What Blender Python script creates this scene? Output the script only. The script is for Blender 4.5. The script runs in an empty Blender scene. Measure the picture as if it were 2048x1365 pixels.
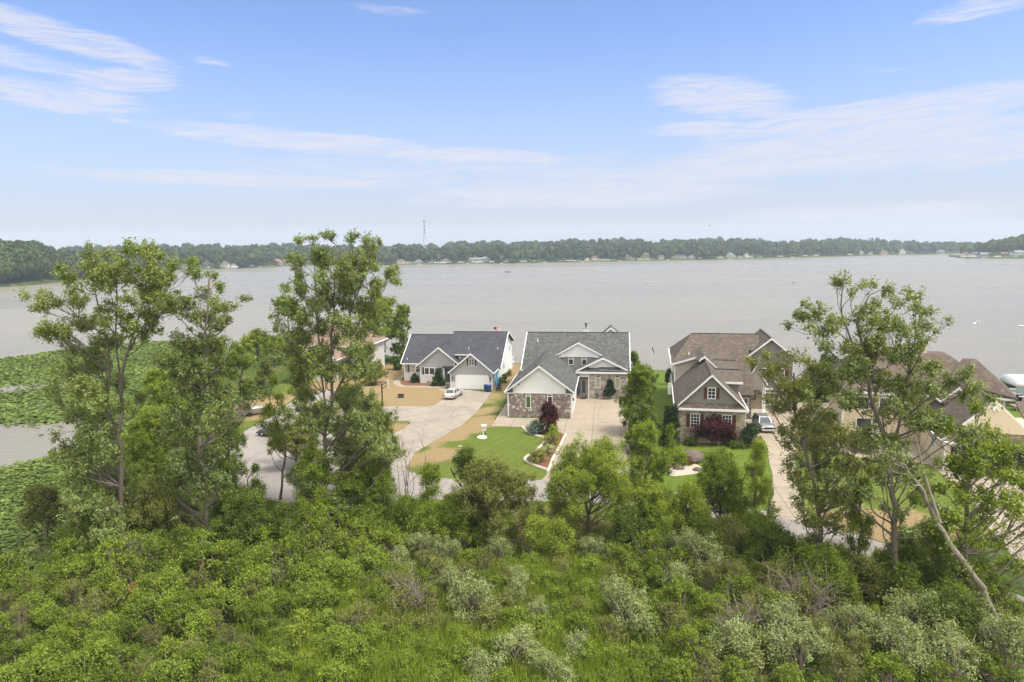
import bpy, math, random
import numpy as np
from mathutils import Matrix, Vector

# ------------------------------------------------------------------ camera, world, sun, exposure
sc = bpy.context.scene
F_PX = 1365.33; CX = 1024.0; CY = 682.5; CAM_H = 23.5
PITCH = math.atan((CY - 495.0) / F_PX); ROLL = 0.0122
cd = bpy.data.cameras.new('camera'); cam = bpy.data.objects.new('camera', cd); sc.collection.objects.link(cam)
cd.sensor_width = 36.0; cd.lens = 24.0; cd.clip_start = 0.5; cd.clip_end = 30000
cam.matrix_world = Matrix.Translation((0, 0, CAM_H)) @ Matrix.Rotation(math.pi/2 - PITCH, 4, 'X') @ Matrix.Rotation(-ROLL, 4, 'Z')
sc.camera = cam
sc.view_settings.view_transform = 'Standard'; sc.view_settings.look = 'None'; sc.view_settings.gamma = 1.0
sc.view_settings.exposure = 1.0
SUN_EL = math.radians(60); SUN_AZ = math.radians(112)      # azimuth measured from +Y towards +X (high, to the right of the camera)
sd = bpy.data.lights.new('sun', 'SUN'); so = bpy.data.objects.new('sun', sd); sc.collection.objects.link(so)
sd.energy = 2.5; sd.angle = math.radians(20); sd.color = (1.0, 0.95, 0.87)
sdir = Vector((math.sin(SUN_AZ)*math.cos(SUN_EL), math.cos(SUN_AZ)*math.cos(SUN_EL), math.sin(SUN_EL)))
so.rotation_euler = sdir.to_track_quat('Z', 'Y').to_euler()
so.location = (0, 0, 80)
sc.cycles.max_bounces = 6; sc.cycles.diffuse_bounces = 3; sc.cycles.glossy_bounces = 2
sc.cycles.transmission_bounces = 3; sc.cycles.volume_bounces = 0; sc.cycles.transparent_max_bounces = 6

# ---- node helpers
class NT:
    def __init__(s, nt): s.nt = nt
    def n(s, typ, ins=None, **props):
        nd = s.nt.nodes.new(typ)
        for k, v in props.items(): setattr(nd, k, v)
        for k, v in (ins or {}).items():
            sock = nd.inputs[k]
            if isinstance(v, bpy.types.NodeSocket): s.nt.links.new(v, sock)
            else: sock.default_value = v
        return nd
    def math(s, op, a, b=0.0, c=0.0, clamp=False):
        return s.n('ShaderNodeMath', {0: a, 1: b, 2: c}, operation=op, use_clamp=clamp).outputs[0]
    def mix(s, fac, a, b):
        nd = s.n('ShaderNodeMix', {0: fac}, data_type='RGBA')
        for sock, v in ((nd.inputs[6], a), (nd.inputs[7], b)):
            if isinstance(v, bpy.types.NodeSocket): s.nt.links.new(v, sock)
            else: sock.default_value = tuple(v) + ((1,) if len(v) == 3 else ())
        return nd.outputs[2]
    def ramp(s, fac, a, b, lo=0.0, hi=1.0):
        return s.n('ShaderNodeMapRange', {0: fac, 1: a, 2: b, 3: lo, 4: hi}, interpolation_type='SMOOTHSTEP').outputs[0]
    def noise(s, vec, scale, detail=4.0, rough=0.55, dist=0.0):
        return s.n('ShaderNodeTexNoise', {'Vector': vec, 'Scale': scale, 'Detail': detail, 'Roughness': rough, 'Distortion': dist}).outputs[0]
    def mapv(s, vec, loc=(0,0,0), rot=(0,0,0), scale=(1,1,1)):
        return s.n('ShaderNodeMapping', {0: vec, 1: loc, 2: rot, 3: scale}).outputs[0]
    def xyz(s, vec): return s.n('ShaderNodeSeparateXYZ', {0: vec}).outputs
    def comb(s, x, y, z): return s.n('ShaderNodeCombineXYZ', {0: x, 1: y, 2: z}).outputs[0]

# ---- world: Nishita sky with thin high cirrus
w = bpy.data.worlds.new('World'); sc.world = w; w.use_nodes = True
w.node_tree.nodes.clear(); T = NT(w.node_tree)
sky = T.n('ShaderNodeTexSky', sky_type='NISHITA'); sky.sun_disc = False
sky.sun_elevation = SUN_EL; sky.sun_rotation = SUN_AZ; sky.altitude = 200; sky.air_density = 1.0; sky.dust_density = 0.5; sky.ozone_density = 3.0
tc = T.n('ShaderNodeTexCoord'); gx, gy, gz = T.xyz(tc.outputs['Generated'])
zc = T.math('MAXIMUM', gz, 0.0)
den = T.math('ADD', zc, 0.09)
px_ = T.math('DIVIDE', gx, den); py_ = T.math('DIVIDE', gy, den)
pv = T.comb(px_, py_, 0.0)
az = T.math('ARCTAN2', gx, gy)
el = T.math('ARCSINE', zc)
def blob(a0, e0, ra, re, rot=0.0):
    """soft elliptical patch of the sky, centred at azimuth a0 / elevation e0 (radians)"""
    da = T.math('SUBTRACT', az, a0); de = T.math('SUBTRACT', el, e0)
    c, s_ = math.cos(rot), math.sin(rot)
    u = T.math('DIVIDE', T.math('ADD', T.math('MULTIPLY', da, c), T.math('MULTIPLY', de, s_)), ra)
    v = T.math('DIVIDE', T.math('SUBTRACT', T.math('MULTIPLY', de, c), T.math('MULTIPLY', da, s_)), re)
    d = T.math('ADD', T.math('MULTIPLY', u, u), T.math('MULTIPLY', v, v))
    return T.ramp(d, 1.0, 0.0)
wv = T.comb(T.math('MULTIPLY', az, 3.0), T.math('MULTIPLY', el, 16.0), 0.0)
warp = T.noise(wv, 1.4, 3.0)
sv = T.mapv(T.comb(T.math('ADD', T.math('MULTIPLY', az, 5.0), T.math('MULTIPLY', warp, 1.0)), T.math('ADD', T.math('MULTIPLY', el, 30.0), T.math('MULTIPLY', warp, 1.6)), 0.0), rot=(0, 0, 0.10))
streak = T.noise(sv, 1.5, 10.0, 0.72)
fine = T.noise(T.mapv(sv, scale=(2.5, 7.0, 1)), 1.0, 6.0, 0.7)
cirr = T.math('ADD', T.math('MULTIPLY', streak, 0.75), T.math('MULTIPLY', fine, 0.25))
msum = None
def pxaz(x, y):
    dx = x - CX; dy = y - CY
    a = (dx*math.cos(ROLL) - dy*math.sin(ROLL))/F_PX; b = -(dy*math.cos(ROLL) + dx*math.sin(ROLL))/F_PX
    X, Y, Z = a, math.cos(PITCH) + b*math.sin(PITCH), -math.sin(PITCH) + b*math.cos(PITCH)
    return math.atan2(X, Y), math.atan2(Z, math.hypot(X, Y))
for (x, y, rx, ry, rot, wt) in [(120, 70, 260, 34, -0.19, 1.15), (60, 125, 220, 26, -0.1, .95), (240, 160, 140, 30, 0.05, 1.15), (110, 192, 220, 34, -0.04, 1.15), (420, 122, 60, 12, -0.1, .7),
        (1440, 195, 200, 55, -0.16, 1.15), (1720, 232, 420, 36, 0.07, 1.15), (1900, 218, 240, 40, 0.12, 1.1), (1700, 298, 500, 60, 0.03, 1.15), (1950, 290, 240, 50, 0.05, 1.0), (1390, 258, 140, 20, 0.0, 1.1),
        (640, 286, 460, 30, -0.06, 1.15), (980, 312, 280, 20, -0.06, 1.15), (1980, 8, 160, 30, 0.05, .9), (500, 360, 520, 20, -0.02, 1.1), (1150, 390, 520, 40, 0.0, 1.15), (1750, 425, 420, 24, 0.0, 1.1), (1000, 345, 900, 60, 0, .75),
        (1500, 335, 500, 34, .02, 1.1), (480, 230, 60, 14, 0, .6), (240, 242, 34, 9, 0, .8), (1700, 140, 100, 16, -.1, .5), (790, 22, 160, 14, -.05, .6), (1850, 125, 200, 12, .12, .5)]:
    a0, e0 = pxaz(x, y)
    b = T.math('MULTIPLY', blob(a0, e0, rx/F_PX*0.95, ry/F_PX, rot), wt)
    msum = b if msum is None else T.math('MAXIMUM', msum, b)
thr = T.math('SUBTRACT', 0.72, T.math('MULTIPLY', msum, 0.43))
cov = T.math('MULTIPLY', T.ramp(T.math('SUBTRACT', cirr, thr), -0.04, 0.27), T.ramp(fine, .30, .62, .3, 1.0))
hz = T.ramp(el, 0.30, 0.0)                          # thin veil that thickens towards the horizon
veil = T.math('MULTIPLY', hz, 0.8)
fade = T.ramp(el, 0.0, 0.03)
covf = T.math('MULTIPLY', T.math('MULTIPLY', cov, 0.8), fade)
sky_fill = T.math('MAXIMUM', T.ramp(el, .55, 1.0), T.ramp(gy, .1, -.5))   # unseen bright cloud added as fill light, overhead and behind the camera
sky_fill = T.math('MULTIPLY', sky_fill, T.math('ADD', .65, T.math('MULTIPLY', T.noise(pv, 1.2, 5.0), .5)))
tot = T.math('ADD', covf, veil, clamp=True)
skyc = T.mix(1.0, sky.outputs[0], sky.outputs[0])
hs = T.n('ShaderNodeVectorMath', {0: sky.outputs[0], 1: (1.36, 1.40, 1.68)}, operation='MULTIPLY')
base_ = T.mix(veil, hs.outputs[0], (4.5, 4.8, 5.75))
cl = T.mix(covf, base_, (6.5, 6.5, 7.2))
cl = T.mix(T.math('MULTIPLY', sky_fill, 1.0, clamp=True), cl, (17.0, 16.4, 15.3))
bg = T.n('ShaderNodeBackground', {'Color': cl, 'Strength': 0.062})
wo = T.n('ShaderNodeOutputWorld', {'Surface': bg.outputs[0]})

# ------------------------------------------------------------------ geometry helpers
def ray(x, y):
    dx = x - CX; dy = y - CY
    a = (dx*math.cos(ROLL) - dy*math.sin(ROLL))/F_PX; b = -(dy*math.cos(ROLL) + dx*math.sin(ROLL))/F_PX
    return (a, math.cos(PITCH) + b*math.sin(PITCH), -math.sin(PITCH) + b*math.cos(PITCH))
def G(x, y, z=0.0):                                  # survey: where the photographed ground point lies in the world
    r = ray(x, y); t = (z - CAM_H)/r[2]; return (r[0]*t, r[1]*t)
def D(x, y, Y):                                      # survey: the world point at depth Y
    r = ray(x, y); t = Y/r[1]; return (r[0]*t, Y, CAM_H + r[2]*t)

col = sc.collection
def tag(o, label=None, cat=None, group=None, kind=None):
    if label: o['label'] = label
    if cat: o['category'] = cat
    if group: o['group'] = group
    if kind: o['kind'] = kind
    return o
def empty(name, loc=(0,0,0), rz=0.0):
    o = bpy.data.objects.new(name, None); col.objects.link(o); o.location = loc; o.rotation_euler = (0,0,rz); o.empty_display_size = .3
    return o
def ndiv(v): return v/np.maximum(np.linalg.norm(v, axis=-1, keepdims=True), 1e-9)

class MB:
    def __init__(s): s.v = []; s.f = []; s.m = []
    def poly(s, pts, m=0):
        b = len(s.v); s.v += [tuple(p) for p in pts]; s.f.append(list(range(b, b+len(pts)))); s.m.append(m); return s
    def box(s, x0, x1, y0, y1, z0, z1, m=0):
        b = len(s.v)
        s.v += [(x0,y0,z0),(x1,y0,z0),(x1,y1,z0),(x0,y1,z0),(x0,y0,z1),(x1,y0,z1),(x1,y1,z1),(x0,y1,z1)]
        for q in ((0,3,2,1),(4,5,6,7),(0,1,5,4),(1,2,6,5),(2,3,7,6),(3,0,4,7)): s.f.append([b+i for i in q]); s.m.append(m)
        return s
    def extr(s, ring, off, m=0, m2=None):            # ring of points extruded by a vector
        b = len(s.v); n = len(ring)
        s.v += [tuple(p) for p in ring] + [(p[0]+off[0], p[1]+off[1], p[2]+off[2]) for p in ring]
        s.f.append(list(range(b, b+n))[::-1]); s.m.append(m); s.f.append(list(range(b+n, b+2*n))); s.m.append(m if m2 is None else m2)
        for i in range(n): j = (i+1) % n; s.f.append([b+i, b+j, b+n+j, b+n+i]); s.m.append(m)
        return s
    def slab(s, pts, th=0.16, m=0): return s.extr(pts, (0, 0, -th), m)
    def tube(s, pts, rad, n=8, m=0, cap=True):
        pts = [Vector(p) for p in pts]; rr = rad if isinstance(rad, (list, tuple)) else [rad]*len(pts)
        b = len(s.v); k = len(pts)
        for i, p in enumerate(pts):
            d = (pts[min(i+1, k-1)] - pts[max(i-1, 0)]).normalized()
            a = d.orthogonal().normalized() if abs(d.z) > .95 else d.cross(Vector((0,0,1))).normalized()
            c = d.cross(a)
            for j in range(n):
                t = 2*math.pi*j/n; q = p + (a*math.cos(t) + c*math.sin(t))*rr[i]; s.v.append(tuple(q))
        for i in range(k-1):
            for j in range(n):
                j2 = (j+1) % n; s.f.append([b+i*n+j, b+i*n+j2, b+(i+1)*n+j2, b+(i+1)*n+j]); s.m.append(m)
        if cap: s.f.append([b+j for j in range(n)][::-1]); s.m.append(m); s.f.append([b+(k-1)*n+j for j in range(n)]); s.m.append(m)
        return s
    def lathe(s, prof, c=(0,0,0), n=16, m=0, axis='z'):
        b = len(s.v); k = len(prof)
        for (r, h) in prof:
            for j in range(n):
                t = 2*math.pi*j/n; x, y = r*math.cos(t), r*math.sin(t)
                p = (x, y, h) if axis == 'z' else ((x, h, y) if axis == 'y' else (h, x, y))
                s.v.append((c[0]+p[0], c[1]+p[1], c[2]+p[2]))
        for i in range(k-1):
            for j in range(n):
                j2 = (j+1) % n; s.f.append([b+i*n+j, b+i*n+j2, b+(i+1)*n+j2, b+(i+1)*n+j]); s.m.append(m)
        s.f.append([b+j for j in range(n)][::-1]); s.m.append(m); s.f.append([b+(k-1)*n+j for j in range(n)]); s.m.append(m)
        return s
    def loft(s, rings, m=0, closed=True, cap=True):
        b = len(s.v); n = len(rings[0]); k = len(rings)
        for r in rings: s.v += [tuple(p) for p in r]
        for i in range(k-1):
            for j in range(n if closed else n-1):
                j2 = (j+1) % n; s.f.append([b+i*n+j, b+i*n+j2, b+(i+1)*n+j2, b+(i+1)*n+j]); s.m.append(m)
        if cap: s.f.append([b+j for j in range(n)][::-1]); s.m.append(m); s.f.append([b+(k-1)*n+j for j in range(n)]); s.m.append(m)
        return s
    def build(s, name, mats, parent=None, smooth=False, label=None):
        me = bpy.data.meshes.new(name); me.from_pydata(s.v, [], s.f)
        mats = mats if isinstance(mats, (list, tuple)) else [mats]
        for m in mats: me.materials.append(m)
        me.polygons.foreach_set('material_index', s.m)
        uv = me.uv_layers.new(name='UVMap'); data = np.zeros((len(me.loops), 2))
        for p in me.polygons:
            n = p.normal
            t = Vector((-n.y, n.x, 0)) if abs(n.z) < .999 else Vector((1, 0, 0))
            t.normalize(); bt = n.cross(t)
            for li in p.loop_indices:
                co = me.vertices[me.loops[li].vertex_index].co; data[li] = (co.dot(t), co.dot(bt))
        uv.data.foreach_set('uv', data.ravel())
        if smooth: me.polygons.foreach_set('use_smooth', [True]*len(me.polygons))
        me.update()
        o = bpy.data.objects.new(name, me); col.objects.link(o)
        if parent is not None: o.parent = parent
        if label: o['label'] = label
        return o

def npmesh(name, verts, faces, mat, tone=None, parent=None, smooth=False):
    """numpy verts (N,3), faces (M,k) -> linked object; tone = per-face float attribute"""
    me = bpy.data.meshes.new(name); k = faces.shape[1]
    me.vertices.add(len(verts)); me.vertices.foreach_set('co', np.ascontiguousarray(verts, dtype=np.float32).ravel())
    me.loops.add(faces.size); me.loops.foreach_set('vertex_index', np.ascontiguousarray(faces, dtype=np.int32).ravel())
    me.polygons.add(len(faces)); me.polygons.foreach_set('loop_start', np.arange(0, faces.size, k, dtype=np.int32))
    if smooth: me.polygons.foreach_set('use_smooth', np.ones(len(faces), dtype=bool))
    me.update(calc_edges=True)
    if tone is not None:
        at = me.attributes.new('tone', 'FLOAT', 'FACE'); at.data.foreach_set('value', np.ascontiguousarray(tone, dtype=np.float32))
    me.materials.append(mat)
    o = bpy.data.objects.new(name, me); col.objects.link(o)
    if parent is not None: o.parent = parent
    return o

# ------------------------------------------------------------------ materials
def newmat(name):
    m = bpy.data.materials.new(name); m.use_nodes = True; m.node_tree.nodes.clear(); return m, NT(m.node_tree)
def fin(T, base, rough=.8, spec=.3, bump=None, bstr=.3, bdist=.02, metal=0.0, **kw):
    ins = {'Base Color': base if isinstance(base, bpy.types.NodeSocket) else tuple(base)+(1,), 'Roughness': rough, 'Specular IOR Level': spec, 'Metallic': metal}
    ins.update(kw)
    if bump is not None: ins['Normal'] = T.n('ShaderNodeBump', {'Strength': bstr, 'Distance': bdist, 'Height': bump}).outputs[0]
    p = T.n('ShaderNodeBsdfPrincipled', ins); T.n('ShaderNodeOutputMaterial', {0: p.outputs[0]})
def scl(c, k): return tuple(min(1, x*k) for x in c)
def m_plain(name, c, rough=.6, spec=.3, var=.12, ns=3.0, metal=0.0, **kw):
    m, T = newmat(name); o = T.n('ShaderNodeTexCoord').outputs['Object']
    n = T.noise(o, ns, 5.0); b = T.mix(n, scl(c, 1-var), scl(c, 1+var)); fin(T, b, rough, spec, bump=n, bstr=.08, metal=metal, **kw); return m
def m_siding(name, c, lap=.16, vert=False):
    m, T = newmat(name); uv = T.n('ShaderNodeUVMap').outputs[0]; x, y, z = T.xyz(uv)
    fr = T.math('FRACT', T.math('DIVIDE', x if vert else y, lap))
    n = T.noise(T.mapv(uv, scale=(.6, 6, 1)), 1.0, 4.0)
    b = T.mix(n, scl(c, .92), scl(c, 1.06)); gap = T.ramp(fr, .10, .0)
    b = T.mix(T.math('MULTIPLY', gap, .35), b, scl(c, .45))  # dark line paints the shade under each lap into the colour
    fin(T, b, .55, .3, bump=fr, bstr=.8, bdist=.02); return m
def m_shingle(name, c1, c2, c3):
    m, T = newmat(name); uv = T.n('ShaderNodeUVMap').outputs[0]
    br = T.n('ShaderNodeTexBrick', {'Vector': uv, 'Color1': c1+(1,), 'Color2': c2+(1,), 'Mortar': scl(c1, .55)+(1,), 'Scale': 1.0, 'Mortar Size': .012, 'Bias': -.1, 'Brick Width': .33, 'Row Height': .15}, offset=.5)
    n = T.noise(uv, 2.2, 4.0, .7); n2 = T.noise(uv, .35, 3.0)
    vor = T.n('ShaderNodeTexVoronoi', {'Vector': T.mapv(uv, scale=(2.6, 5.0, 1)), 'Scale': 1.0})
    lift = T.ramp(T.xyz(vor.outputs['Color'])[0], .62, .9)
    b = T.mix(T.math('MULTIPLY', lift, .6), br.outputs['Color'], c3)
    b = T.mix(T.math('MULTIPLY', T.ramp(n, .4, .7), .35), b, scl(c1, .8)); b = T.mix(T.math('MULTIPLY', T.ramp(n2, .35, .75), .2), b, scl(c2, 1.15))
    fin(T, b, .92, .2, bump=br.outputs['Fac'], bstr=.35, bdist=.02); return m
def m_stone(name, cols, scale=3.0, mortar=(.36,.33,.29), mw=.05, sx=1.0):
    m, T = newmat(name); uv = T.n('ShaderNodeUVMap').outputs[0]; q = T.mapv(uv, scale=(scale*sx, scale, 1))
    v = T.n('ShaderNodeTexVoronoi', {'Vector': q, 'Scale': 1.0, 'Randomness': .9}); e = T.n('ShaderNodeTexVoronoi', {'Vector': q, 'Scale': 1.0, 'Randomness': .9}, feature='DISTANCE_TO_EDGE')
    r = T.n('ShaderNodeValToRGB', {0: T.xyz(v.outputs['Color'])[0]}); r.color_ramp.interpolation = 'CONSTANT'
    el_ = r.color_ramp.elements
    while len(el_) < len(cols): el_.new(0.5)
    for i, c in enumerate(cols): el_[i].position = i/len(cols); el_[i].color = c+(1,)
    n = T.noise(uv, 9.0, 4.0); b = T.mix(T.math('MULTIPLY', n, .35), r.outputs[0], mortar)
    b = T.mix(T.ramp(e.outputs['Distance'], mw, mw*.3), b, mortar)
    fin(T, b, .9, .2, bump=e.outputs['Distance'], bstr=.6, bdist=.05); return m
def m_brick(name, c1, c2, mo):
    m, T = newmat(name); uv = T.n('ShaderNodeUVMap').outputs[0]
    br = T.n('ShaderNodeTexBrick', {'Vector': uv, 'Color1': c1+(1,), 'Color2': c2+(1,), 'Mortar': mo+(1,), 'Scale': 1.0, 'Mortar Size': .012, 'Brick Width': .3, 'Row Height': .1}, offset=.5)
    n = T.noise(uv, 3.0, 4.0); b = T.mix(T.math('MULTIPLY', n, .3), br.outputs['Color'], mo); fin(T, b, .85, .2, bump=br.outputs['Fac'], bstr=.3); return m
def m_glass(name, c=(.03,.04,.045)):
    m, T = newmat(name); fin(T, c, .06, .8); return m
def m_leaf(name, c_lo, c_hi, trans=.3, gloss=.12, pale=None):
    """leaf colours vary from leaf to leaf and branch to branch (tone attribute)"""
    m, T = newmat(name); a = T.n('ShaderNodeAttribute', attribute_name='tone').outputs['Fac']
    rnd = T.n('ShaderNodeObjectInfo').outputs['Random']
    f = T.math('ADD', a, T.math('MULTIPLY', T.math('SUBTRACT', rnd, .5), .5), clamp=True)
    c_lo, c_hi = [(q[0]*1.12, q[1], q[2]*.85) for q in (c_lo, c_hi)]; c = T.mix(f, c_lo, c_hi)
    if pale: c = T.mix(T.math('MULTIPLY', T.n('ShaderNodeNewGeometry').outputs['Backfacing'], .7), c, pale)
    d = T.n('ShaderNodeBsdfDiffuse', {0: c}); t = T.n('ShaderNodeBsdfTranslucent', {0: T.mix(.35, c, (c_hi[0]*1.5, c_hi[1]*1.3, c_hi[2]*.6))})
    mx = T.n('ShaderNodeMixShader', {0: trans, 1: d.outputs[0], 2: t.outputs[0]})
    g = T.n('ShaderNodeBsdfGlossy', {'Color': (.9, .95, 1, 1), 'Roughness': .45})
    m2 = T.n('ShaderNodeMixShader', {0: gloss*.06, 1: mx.outputs[0], 2: g.outputs[0]})
    T.n('ShaderNodeOutputMaterial', {0: m2.outputs[0]}); return m
def m_bark(name, c):
    m, T = newmat(name); o = T.n('ShaderNodeTexCoord').outputs['Object']
    n = T.noise(T.mapv(o, scale=(6, 6, 1.2)), 1.0, 6.0, .65); fin(T, T.mix(n, scl(c, .55), scl(c, 1.35)), .95, .1, bump=n, bstr=.6, bdist=.05); return m

M = {}
M['trim'] = m_plain('white_trim', (.72,.72,.70), .5)
M['white_siding'] = m_siding('white_siding', (.74,.74,.71))
M['grey_siding'] = m_siding('grey_siding', (.33,.33,.33))
M['midgrey_siding'] = m_siding('warm_grey_siding', (.22,.216,.21))
M['taupe_siding'] = m_siding('taupe_siding', (.19,.172,.15))
M['beige_siding'] = m_siding('beige_siding', (.66,.55,.38))
M['tan_siding'] = m_siding('tan_siding', (.42,.38,.32))
M['cream_siding'] = m_siding('cream_siding', (.62,.58,.52))
M['roof_dark'] = m_shingle('charcoal_shingles', (.052,.055,.066), (.072,.075,.086), (.10,.10,.11))
M['roof_grey'] = m_shingle('grey_shingles', (.072,.076,.073), (.10,.105,.098), (.175,.18,.16))
M['roof_brown'] = m_shingle('brown_shingles', (.09,.073,.057), (.13,.104,.084), (.18,.148,.123))
M['roof_brown2'] = m_shingle('umber_shingles', (.11,.085,.068), (.15,.118,.095), (.19,.155,.13))
M['roof_tan'] = m_shingle('reddish_tan_shingles', (.23,.155,.12), (.27,.185,.145), (.30,.215,.175))
M['fieldstone'] = m_stone('fieldstone', [(.18,.12,.105), (.27,.18,.15), (.14,.12,.12), (.34,.26,.22), (.24,.21,.19), (.17,.14,.14), (.58,.54,.48), (.26,.16,.13)], 3.3, (.24,.22,.20))
M['ledgestone'] = m_stone('pale_ledgestone', [(.42,.37,.32), (.30,.23,.20), (.50,.46,.41), (.34,.30,.27), (.24,.18,.16), (.46,.39,.33)], 3.0, (.42,.39,.35), sx=.6)
M['creekstone'] = m_stone('creek_stone', [(.36,.29,.20), (.24,.19,.14), (.42,.36,.27), (.20,.16,.13), (.33,.25,.17), (.46,.41,.33)], 4.0, (.34,.30,.24), sx=.45)
M['whitebrick'] = m_brick('white_brick', (.60,.57,.53), (.68,.66,.62), (.55,.53,.5))
M['glass'] = m_glass('window_glass'); M['glass_green_reflection'] = m_plain('glass_painted_green_reflection', (.06,.12,.025), .12, .6); M['blind'] = m_plain('closed_blinds', (.38,.36,.22), .4, .5)  # green pane colour paints a reflection into the glass
M['shutter_dark'] = m_plain('charcoal_shutters', (.035,.04,.05), .5); M['shutter_brown'] = m_plain('brown_shutters', (.085,.032,.022), .5)
M['black'] = m_plain('black_metal', (.015,.015,.017), .5); M['dkgrey'] = m_plain('dark_grey', (.07,.07,.075), .5)
M['door_white'] = m_plain('garage_door_white', (.76,.76,.75), .4); M['beige_door'] = m_plain('beige_entry', (.34,.28,.20), .6); M['screen_door'] = m_plain('pale_door', (.52,.53,.53), .4)
M['rubber'] = m_plain('rubber', (.02,.02,.02), .8); M['rim'] = m_plain('alloy_rim', (.45,.45,.46), .3, .5, metal=.7)
M['car_silver'] = m_plain('champagne_silver_paint', (.56,.55,.52), .28, .6, .03, metal=.35); M['car_grey'] = m_plain('grey_paint', (.24,.25,.26), .25, .6, .03, metal=.5)
M['carglass'] = m_glass('car_glass', (.05,.06,.065)); M['tail'] = m_plain('tail_lamp_red', (.45,.02,.015), .2); M['head'] = m_plain('head_lamp', (.7,.72,.75), .1)
M['bin_blue'] = m_plain('blue_plastic', (.02,.055,.16), .5); M['kayak'] = m_plain('sky_blue_hull', (.10,.36,.62), .4); M['white'] = m_plain('white_paint', (.8,.8,.8), .4)
M['canvas'] = m_plain('white_canvas', (.78,.79,.80), .7); M['alu'] = m_plain('aluminium', (.42,.43,.44), .4, .5, metal=.5); M['skirt'] = m_plain('grey_green_canvas', (.22,.30,.30), .7)
M['red'] = m_plain('red', (.5,.03,.02), .5); M['navy'] = m_plain('navy', (.03,.04,.12), .6); M['wood'] = m_plain('weathered_wood', (.26,.20,.15), .9); M['cap'] = m_plain('limestone_cap', (.55,.47,.36), .8)
M['rock'] = m_plain('boulder_rock', (.13,.10,.085), .95, .2, .7, 2.2); M['mulch'] = m_plain('mulch', (.16,.085,.05), .95, .1, .5, 6.0); M['pebble'] = m_plain('pebbles', (.42,.36,.29), .95, .1, .35, 8.0)
M['curb'] = m_plain('pale_curbing', (.56,.50,.42), .85, .2, .1, 2.0); M['orange'] = m_plain('orange_flowers', (.6,.18,.02), .7); M['lamp'] = m_plain('lantern', (.03,.03,.03), .4)

def m_ground():
    m, T = newmat('ground_soil_and_weeds'); o = T.n('ShaderNodeTexCoord').outputs['Object']
    a = T.noise(o, .18, 5.0, .6); b = T.noise(o, 1.4, 6.0, .65)
    c = T.mix(T.ramp(b, .35, .65), (.030,.052,.012), (.075,.12,.025)); c = T.mix(T.ramp(a, .52, .68), c, (.17,.13,.06))
    fin(T, c, .95, .1, bump=b, bstr=.6, bdist=.1); return m
def m_lawn(name, dry_spots, base=((.07,.103,.016), (.12,.148,.028)), dryc=((.20,.142,.068), (.31,.228,.122)), alldry=0.0):
    m, T = newmat(name); o = T.n('ShaderNodeTexCoord').outputs['Object']; x, y, z = T.xyz(o)
    n1 = T.noise(o, .35, 5.0, .6); n2 = T.noise(T.mapv(o, rot=(0,0,.6), scale=(1, 3.0, 1)), 1.6, 6.0, .7); n3 = T.noise(o, 6.0, 4.0, .6)
    g = T.mix(T.math('MULTIPLY', T.math('ADD', n2, n3), .5), base[0], base[1]); g = T.mix(T.math('MULTIPLY', T.ramp(n1, .3, .7), .5), g, scl(base[1], 1.15))
    mow = T.math('SINE', T.math('MULTIPLY', T.xyz(T.mapv(o, rot=(0, 0, .5)))[0], 5.2)); g = T.mix(T.math('MULTIPLY', T.ramp(mow, -.6, .6), .22), g, scl(base[0], .9))
    mot = T.noise(o, 2.6, 6.0, .75); g = T.mix(T.math('MULTIPLY', T.ramp(mot, .48, .72), .5), g, scl(base[0], .75)); g = T.mix(T.math('MULTIPLY', T.ramp(mot, .5, .25), .3), g, (.26, .24, .09))
    d = T.mix(n2, dryc[0], dryc[1]); d = T.mix(T.math('MULTIPLY', T.ramp(mot, .5, .7), .55), d, (.20, .17, .06)); d = T.mix(T.math('MULTIPLY', T.ramp(mot, .45, .25), .4), d, (.50, .40, .24)); d = T.mix(T.ramp(n3, .5, .75), d, scl(dryc[0], .8))
    f = None
    for (cx, cy, rx, ry, rot) in dry_spots:
        c, s_ = math.cos(rot), math.sin(rot); dx = T.math('SUBTRACT', x, cx); dy = T.math('SUBTRACT', y, cy)
        u = T.math('DIVIDE', T.math('ADD', T.math('MULTIPLY', dx, c), T.math('MULTIPLY', dy, s_)), rx)
        v = T.math('DIVIDE', T.math('SUBTRACT', T.math('MULTIPLY', dy, c), T.math('MULTIPLY', dx, s_)), ry)
        dd = T.math('SUBTRACT', 1.0, T.math('SQRT', T.math('ADD', T.math('MULTIPLY', u, u), T.math('MULTIPLY', v, v))))
        f = dd if f is None else T.math('MAXIMUM', f, dd)
    if f is None: f = T.math('ADD', alldry - .9, 0.0)
    f = T.math('ADD', f, T.math('MULTIPLY', T.math('SUBTRACT', T.math('ADD', T.math('MULTIPLY', n1, .6), T.math('MULTIPLY', n2, .4)), .5), 2.2))
    c = T.mix(T.ramp(f, -.12, .28), g, d); fin(T, c, .95, .1, bump=n3, bstr=.4, bdist=.05); return m
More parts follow.
